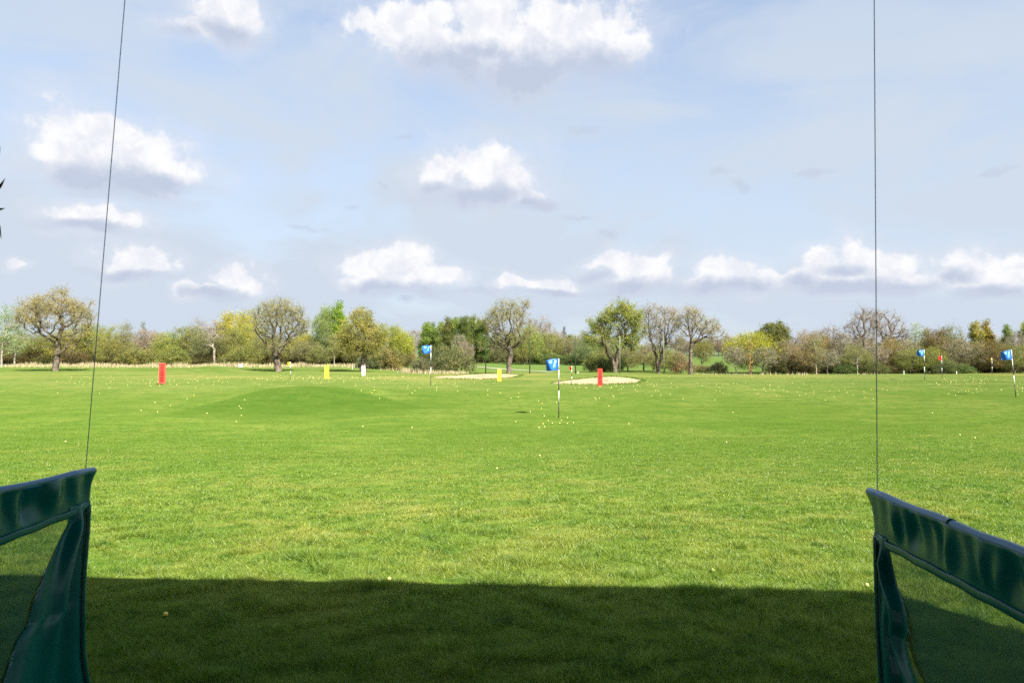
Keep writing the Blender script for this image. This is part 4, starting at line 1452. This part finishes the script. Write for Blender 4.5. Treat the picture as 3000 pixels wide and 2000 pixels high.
def build_balls():
    r = .0214
    me = ico(r)
    me.materials.append(M['ball'])
    me2 = me.copy()
    me2.materials.clear()
    me2.materials.append(M['ball_old'])
    named = [
        (2088, 1679, 'single yellow golf ball in the bright turf just beyond the roof shadow'),
        (1140, 1705, 'pale golf ball on the sunlit rim of the roof shadow'),
        (485, 1811, 'orange-yellow golf ball lying in the roof shadow by the left divider'),
        (1456, 1376, 'yellow golf ball alone in the open turf left of the near blue flag line'),
        (1581, 1337, 'yellow golf ball alone in the open turf below the near blue flag'),
        (2128, 1298, 'yellow golf ball alone in the open turf left of the right wire'),
        (2812, 1276, 'yellow golf ball in the open turf right of the right wire'),
        (2856, 1285, 'second yellow golf ball close by in the turf right of the right wire'),
        (192, 1296, 'yellow golf ball near the turf left of the left wire'),
        (1207, 1254, 'yellow golf ball below the dark mound'),
        (1063, 1251, 'yellow golf ball below the left shoulder of the dark mound'),
        (1618, 1241, 'first golf ball at the foot of the near blue flag'),
        (1640, 1241, 'golf ball right under the foot of the near blue flag'),
        (1662, 1242, 'golf ball just right of the near blue flag foot'),
        (1511, 1237, 'golf ball left of the near blue flag foot'),
        (1842, 1243, 'golf ball well right of the near blue flag foot'),
        (2731, 1211, 'golf ball in front of the far upright blue flag'),
        (707, 1219, 'golf ball on the left flank of the dark mound'),
        (692, 1237, 'lower golf ball on the left flank of the dark mound'),
        (2147, 1210, 'golf ball on the plain turf before the right wood willow'),
        (2540, 1722, 'golf ball in turf beside the right divider edge'),
    ]
    n_ind = 0
    for i, (u, v, lab) in enumerate(named):
        p = hit(u, v)
        o = obj('golf_ball', me2 if i in (2,) else me, None, (p.x, p.y, p.z + r * (1.25 if p.y < 20 else 1.0)))
        tag(o, lab, 'golf ball', 'yellow golf balls on the field')
        n_ind += 1
    rng = random.Random(77)
    clusters = [  # mean u, v, sd u, sd v, count, where
        (930, 1110, 90, 7, 90, 'around the yellow 150 board'),
        (560, 1117, 80, 8, 45, 'right of the red 100 board'),
        (350, 1120, 140, 14, 34, 'left of the red 100 board'),
        (1260, 1125, 120, 12, 34, 'around the blue flag before the round shrub'),
        (1330, 1150, 160, 16, 18, 'on the turf left of the near blue flag'),
        (1800, 1132, 110, 8, 40, 'in front of the wide sand bunker'),
        (1760, 1165, 150, 22, 15, 'between the near blue flag and the red 200 board'),
        (2130, 1135, 130, 12, 28, 'in front of the yellow-green willow'),
        (2420, 1140, 120, 14, 26, 'on the turf behind the right wire'),
        (2840, 1118, 90, 7, 40, 'below the far red flag'),
        (2860, 1145, 90, 12, 34, 'around the tilted blue flag'),
        (640, 1180, 150, 30, 10, 'on the turf before the left mound'),
        (1640, 1225, 90, 14, 10, 'near the foot of the near blue flag'),
    ]
    pts = []
    for (mu, mv, su, sv, n, where) in clusters:
        for _ in range(n):
            u, v = rng.gauss(mu, su), rng.gauss(mv, sv)
            if v < 1099 or not (5 < u < 2995):
                continue
            p = hit(u, v)
            pts.append((p.y, p, where))
    pts.sort(key=lambda q: q[0])
    keep = 300 - n_ind
    for (_, p, where) in pts[:keep]:
        o = obj('golf_ball', me if rng.random() < .85 else me2, None, (p.x, p.y, p.z + r * .9))
        tag(o, 'tiny yellow golf ball scattered ' + where, 'golf ball', 'yellow golf balls scattered ' + where)
    rest = [p for (_, p, w) in pts[keep:]]
    for _ in range(100):
        p = hit(rng.gauss(980, 160), rng.uniform(1099, 1113))
        rest.append(p)
    for _ in range(70):
        p = hit(rng.uniform(200, 2950), rng.uniform(1101, 1112))
        rest.append(p)
    bv = np.array([v.co[:] for v in me.vertices])
    bt = np.array([p.vertices[:] for p in me.polygons])
    V = np.concatenate([bv + np.array([p.x, p.y, p.z + r * .8]) for p in rest])
    T = np.concatenate([bt + i * len(bv) for i in range(len(rest))])
    o = obj('ball_scatter', mesh_np('ball_scatter', V, tris=T, mats=[M['ball']], smooth=True))
    tag(o, 'far carpet of tiny yellow golf balls at the back of the field', kind='stuff')


# ------------------------------------------------------------------ bay dividers, cables, shelter
VP = Vector(((1582 - 1500) / FPX, 1.0, 0)).normalized()


class Plane:
    """vertical divider plane through a far post E, running back along the bay line"""

    def __init__(s, E, side):
        s.E, s.side = E, side
        s.d = -VP
        s.n = Vector((VP.y, -VP.x, 0)) * side       # toward the bay with the camera

    def px(s, u, v):
        """photo pixel -> (s along the divider, height z)"""
        r = ray(u, v)
        o = Vector((0, 0, EYE))
        r = Vector(r)
        k = (s.E - o).dot(s.n) / r.dot(s.n)
        p = o + r * k
        return (p - s.E).dot(s.d), p.z

    def p(s, a, z, off=0.0):
        q = s.E + s.d * a + s.n * off
        return (q.x, q.y, z)


def curve_s(pts):
    pts = sorted(pts, key=lambda q: -q[1])
    zs = np.array([q[1] for q in pts])[::-1]
    ss = np.array([q[0] for q in pts])[::-1]
    return lambda z: float(np.interp(z, zs, ss))


def divider(E, side, top_px, bot_px, edge_px, cut_px, z_bot, length, label, seed):
    pl = Plane(E, side)
    rng = random.Random(seed)
    root = empty('bay_divider', (E.x, E.y, z_bot))
    tag(root, label, 'divider', 'green canvas and net dividers between the bays')
    inv = Vector((E.x, E.y, z_bot))

    def L(q):
        return (q[0] - inv.x, q[1] - inv.y, q[2] - inv.z)
    tp = [pl.px(*q) for q in top_px]
    bp = [pl.px(*q) for q in bot_px]
    tz_ = lambda a: float(np.polyval(np.polyfit([q[0] for q in tp], [q[1] for q in tp], 1), a))
    bz_ = lambda a: float(np.polyval(np.polyfit([q[0] for q in bp], [q[1] for q in bp], 1), a))
    edge = curve_s([pl.px(*q) for q in edge_px])
    cut = curve_s([pl.px(*q) for q in cut_px])
    s0 = edge(tz_(0))
    # rail in its sleeve
    mb = MB()
    pts = [L(pl.p(s0 - .004 + length * i / 12, tz_(s0 + length * i / 12) - .018 + .004 * math.sin(i * 1.9), 0)) for i in range(13)]
    mb.tube([pts[0]] + pts, [.012] + [.021] * 13, 12)
    mb.build('top_rail', M['sleeve'], root, True)
    if side < 0:                     # tie strap round the right rail
        st = MB()
        a = .62
        c = Vector(L(pl.p(a, tz_(a) - .018, 0)))
        dd = Vector((pl.d.x, pl.d.y, 0)) * .012
        st.tube([c - dd, c + dd], .0245, 12)
        st.build('tie_strap', M['canvas'], root, True)
    # draped band under the rail
    folds = [(rng.uniform(9, 17), rng.uniform(0, 6), rng.uniform(.4, 1)), (rng.uniform(22, 34), rng.uniform(0, 6), rng.uniform(.3, .7)), (rng.uniform(44, 60), rng.uniform(0, 6), rng.uniform(.15, .35))]

    def fold(a, h):
        return sum(k * math.sin(w * a + ph + 1.6 * h * math.sin(w * .37 * a)) for w, ph, k in folds)
    rows = []
    nh, na = 16, 200
    for i in range(nh + 1):
        h = i / nh
        row = []
        for j in range(na + 1):
            f = j / na
            zt, zb = tz_(f * length) - .012, bz_(f * length)
            z0 = zt + (zb - zt) * h
            a = edge(z0) + f * (length - edge(z0))
            amp = .0230 * math.sin(math.pi * min(1, h * 1.05 + .04)) * min(1, f * 9)
            row.append(L(pl.p(a, z0, .021 * (1 - h) ** 2 + amp * fold(a, h) + .004)))
        rows.append(row)
    mb = MB()
    mb.grid(rows)
    o = mb.build('top_band', M['canvas'], root, True)
    so = o.modifiers.new('thick', 'SOLIDIFY')
    so.thickness, so.offset = .002, 0
    # hem along the lower edge of the band
    hw = .034
    rows = []
    for i in range(5):
        row = []
        for j in range(81):
            a0 = edge(bz_(0)) + .004
            a = a0 + (length - a0) * j / 80
            z = bz_(a) + .006 - hw * i / 4
            row.append(L(pl.p(a, z + .002 * math.sin(a * 30), .0085 + .0015 * math.sin(i / 4 * math.pi) + .002 * math.sin(a * 17))))
        rows.append(row)
    mb = MB()
    mb.grid(rows)
    o = mb.build('hem', M['canvas'], root, True)
    so = o.modifiers.new('thick', 'SOLIDIFY')
    so.thickness, so.offset = .003, 0
    # gusset: hanging canvas between the post edge and the cut line of the net
    rows = []
    nh, na = 90, 60
    zt = bz_(0) + .02
    w1, w2, w3 = rng.uniform(0, 6), rng.uniform(0, 6), rng.uniform(0, 6)
    for i in range(nh + 1):
        h = i / nh
        z = zt + (z_bot - zt) * h
        row = []
        for j in range(na + 1):
            f = j / na
            e0, c0 = edge(z), cut(z)
            a = e0 + .002 + f * (c0 - e0)
            wid = c0 - e0
            r = .046 * min(1, wid * 7) * (
                math.sin(f * 7.5 + w1 - h * 1.8) * .75 + .45 * math.sin(f * 15 + w2 + h * 3.0) * math.sin(h * 2.2 + .5)
                + .30 * math.sin(h * 9 + f * 6 + w3) * h)
            r *= min(1, max(0, f - .10) * 5) * (1 - .4 * f)
            row.append(L(pl.p(a, z + (bz_(a) - bz_(0)) * (1 - h), .010 + r * min(1, h * 8 + .1))))
        rows.append(row)
    mb = MB()
    mb.grid(rows)
    o = mb.build('gusset', M['canvas'], root, True)
    so = o.modifiers.new('thick', 'SOLIDIFY')
    so.thickness, so.offset = .002, 0
    # stitched side hem down the post edge
    mb = MB()
    pts = []
    for i in range(31):
        z = bz_(0) + .0 + (z_bot - bz_(0)) * i / 30
        pts.append(L(pl.p(edge(z) + .012, z, .006)))
    mb.tube(pts, [.014 + .001 * math.sin(i * 2.1) for i in range(31)], 8)
    mb.build('side_hem', M['canvas'], root, True)
    mb = MB()
    pts = []
    for i in range(31):
        z = bz_(0) - .01 + (z_bot - bz_(0)) * i / 30
        pts.append(L(pl.p(edge(z) + .036, z, .017)))
    mb.tube(pts, .0035, 6)
    mb.build('seam_cord', M['black'], root, True)
    # net
    rows = []
    for i in range(31):
        h = i / 30
        row = []
        for j in range(41):
            f = j / 40
            z = (bz_(0) - .02) + (z_bot - bz_(0) + .02) * h
            a0 = cut(z) - .03
            a = a0 + f * (length - a0)
            zz = min(z, bz_(a) - .01) if h < .02 else z + (bz_(a) - bz_(0)) * (1 - h)
            row.append(L(pl.p(a, zz, -.012 + .006 * math.sin(a * 5 + h * 4))))
        rows.append(row)
    mb = MB()
    mb.grid(rows)
    mb.build('net', M['net'], root, True)
    # frayed threads where the net is torn along the cut line
    mb = MB()
    zlo, zhi = z_bot + .25, zt - .22
    for k in range(26):
        z = rng.uniform(zlo, zhi)
        a = cut(z) + rng.uniform(-.004, .012)
        ln = rng.uniform(.008, .030)
        mb.tube([L(pl.p(a, z, .004)), L(pl.p(a + ln * .5, z - rng.uniform(-.01, .015), .006)), L(pl.p(a + ln, z - rng.uniform(.0, .025), .002))], [.0016, .0012, .0004], 4, cap=False)
    fr = mb.build('frayed_thread', M['fray'], root)
    fr['kind'] = 'stuff'
    return pl, tz_, s0


def build_dividers():
    yl, yr = 3.6, 3.35
    El = Vector(((262 - 1500) / FPX * yl, yl, 0))
    Er = Vector(((2555 - 1500) / FPX * yr, yr, 0))
    a = divider(El, 1,
                [(262, 1371), (130, 1400), (0, 1428)], [(255, 1478), (120, 1530), (0, 1576)],
                [(271, 1371), (261, 1416), (260, 1487), (257, 1550), (248, 1657), (243, 1746), (243, 1903), (247, 1940), (257, 2000), (275, 2080)],
                [(204, 1440), (200, 1500), (197, 1532), (170, 1586), (143, 1644), (120, 1702), (100, 1755), (83, 1827), (58, 1862), (42, 1903), (27, 1952), (11, 1998), (-20, 2080)],
                .42, 1.9, 'green canvas and net bay divider on the left side', 5)
    b = divider(Er, -1,
                [(2553, 1431), (2823, 1536), (3000, 1606)], [(2566, 1572), (2682, 1628), (2823, 1704), (3000, 1800)],
                [(2549, 1431), (2563, 1483), (2566, 1574), (2570, 1723), (2574, 1847), (2583, 1996), (2588, 2080)],
                [(2600, 1540), (2603, 1594), (2610, 1657), (2624, 1715), (2643, 1756), (2657, 1798), (2665, 1843), (2659, 1872), (2670, 1918), (2686, 1963), (2703, 1998), (2735, 2080)],
                .42, 1.7, 'green canvas and net bay divider on the right side, longer rail with a tie strap', 8)
    # cables from the far ends of the rails up to the roof edge
    for (pl, tzf, s0), (u0, v0), (u1, yt), lab in ((a, (251, 1366), (366, 3.46), 'thin slanting steel wire rising from the left divider'),
                                               (b, (2570, 1437), (2561, 3.21), 'thin upright steel wire rising from the right divider')):
        s_, z_ = pl.px(u0, v0)
        p0 = Vector(pl.p(s_, z_ - .02))
        p1 = at(u1, 0, yt)
        p2 = p0 + (p1 - p0) * ((ROOF_Z - .02 - p0.z) / (p1.z - p0.z))
        mb = MB()
        mb.tube([p0 - p0, (p1 - p0) * .5, p2 - p0], .0022, 8)
        o = mb.build('steel_wire', M['cable'], None, True, p0)
        tag(o, lab, 'wire', 'wires holding up the bay dividers')


ROOF_Z = EYE + 2.0
RC = (6.45, 2.94)                     # front right roof corner


def build_shelter():
    root = empty('bay_shelter', (0, 0, 0))
    tag(root, 'open-fronted bay shelter whose roof edge shades the near lawn', 'shelter')
    # roof slab: front edge slopes slightly, right end cut back
    f = lambda x: RC[1] + (RC[0] - x) * .059
    pts = [(-16, f(-16)), RC, (RC[0] + .52 * 9, RC[1] - .9 * 9), (RC[0] + .52 * 9, -7), (-16, -7)]
    vs = [(x, y, ROOF_Z) for x, y in pts] + [(x, y, ROOF_Z + .18) for x, y in pts]
    n = len(pts)
    fs = [tuple(range(n - 1, -1, -1)), tuple(range(n, 2 * n))] + [(i, (i + 1) % n, n + (i + 1) % n, n + i) for i in range(n)]
    mb = MB()
    mb.add(vs, fs)
    mb.build('roof', M['roofing'], root)
    mb = MB()
    mb.box((-2.5, -6.6, ROOF_Z / 2), (26, .2, ROOF_Z - .01))
    mb.build('rear_wall', M['cladding'], root)
    mb = MB()
    mb.box((-2.5, -2.2, .28), (26, 8.4, .6))
    mb.build('floor_slab', M['concrete'], root)


def build_shoots():
    """dark shoot tips at the left edge, above the left divider"""
    Y = 3.1
    root = empty('hanging_plant', at(-14, 585, Y))
    tag(root, 'dark pointed shoot tips of a plant hanging above the left divider', 'plant')
    o0 = root.location.copy()
    st = MB()
    st.tube([at(-16, 430, Y) - o0, at(-9, 545, Y) - o0, at(-7, 620, Y) - o0, at(-8, 720, Y) - o0], [.003, .005, .005, .003], 6)
    st.build('stem', M['shoot'], root, True)
    for (a, b, w) in (((-8, 562), (15, 522), .006), ((-8, 617), (15, 610), .005), ((-8, 640), (4, 700), .006), ((-9, 470), (1, 430), .005)):
        m = MB()
        p, q = at(*a, Y) - o0, at(*b, Y) - o0
        m.tube([p, p + (q - p) * .45 + Vector((0, 0, .002)), q], [.002, w, .0006], 7)
        m.build('leaf', M['shoot'], root, True)


# ------------------------------------------------------------------ build
random.seed(1)
build_materials()
build_world()
build_light_camera()
build_ground()
build_bunkers()
build_blades()
make_protos()
build_heroes()
build_wood()
# dry grass fringe below the left wood, and a thin one at the crest of the right
lp = [((u * K - 1500) / FPX * 113.5, 113.5) for u in range(-40, 960, 30)]
straw_strip('dry_grass', 'strip of tall straw-coloured dry grass under the left wood', lp, .40, .85, 6000, 3)
lp = [((u * K - 1500) / FPX * 99, 99) for u in range(930, 1080, 15)]
straw_strip('dry_grass', 'short strip of dry grass under the big round shrub', lp, .4, .9, 1500, 4)
lp = [((u * K - 1500) / FPX * 100, 100) for u in range(1590, 2060, 25)]
straw_strip('dry_grass', 'pale dry grass glimpsed under the right wood', lp, .35, .6, 350, 6)
build_flags()
build_boards()
build_small()
build_balls()
build_dividers()
build_shelter()
build_shoots()
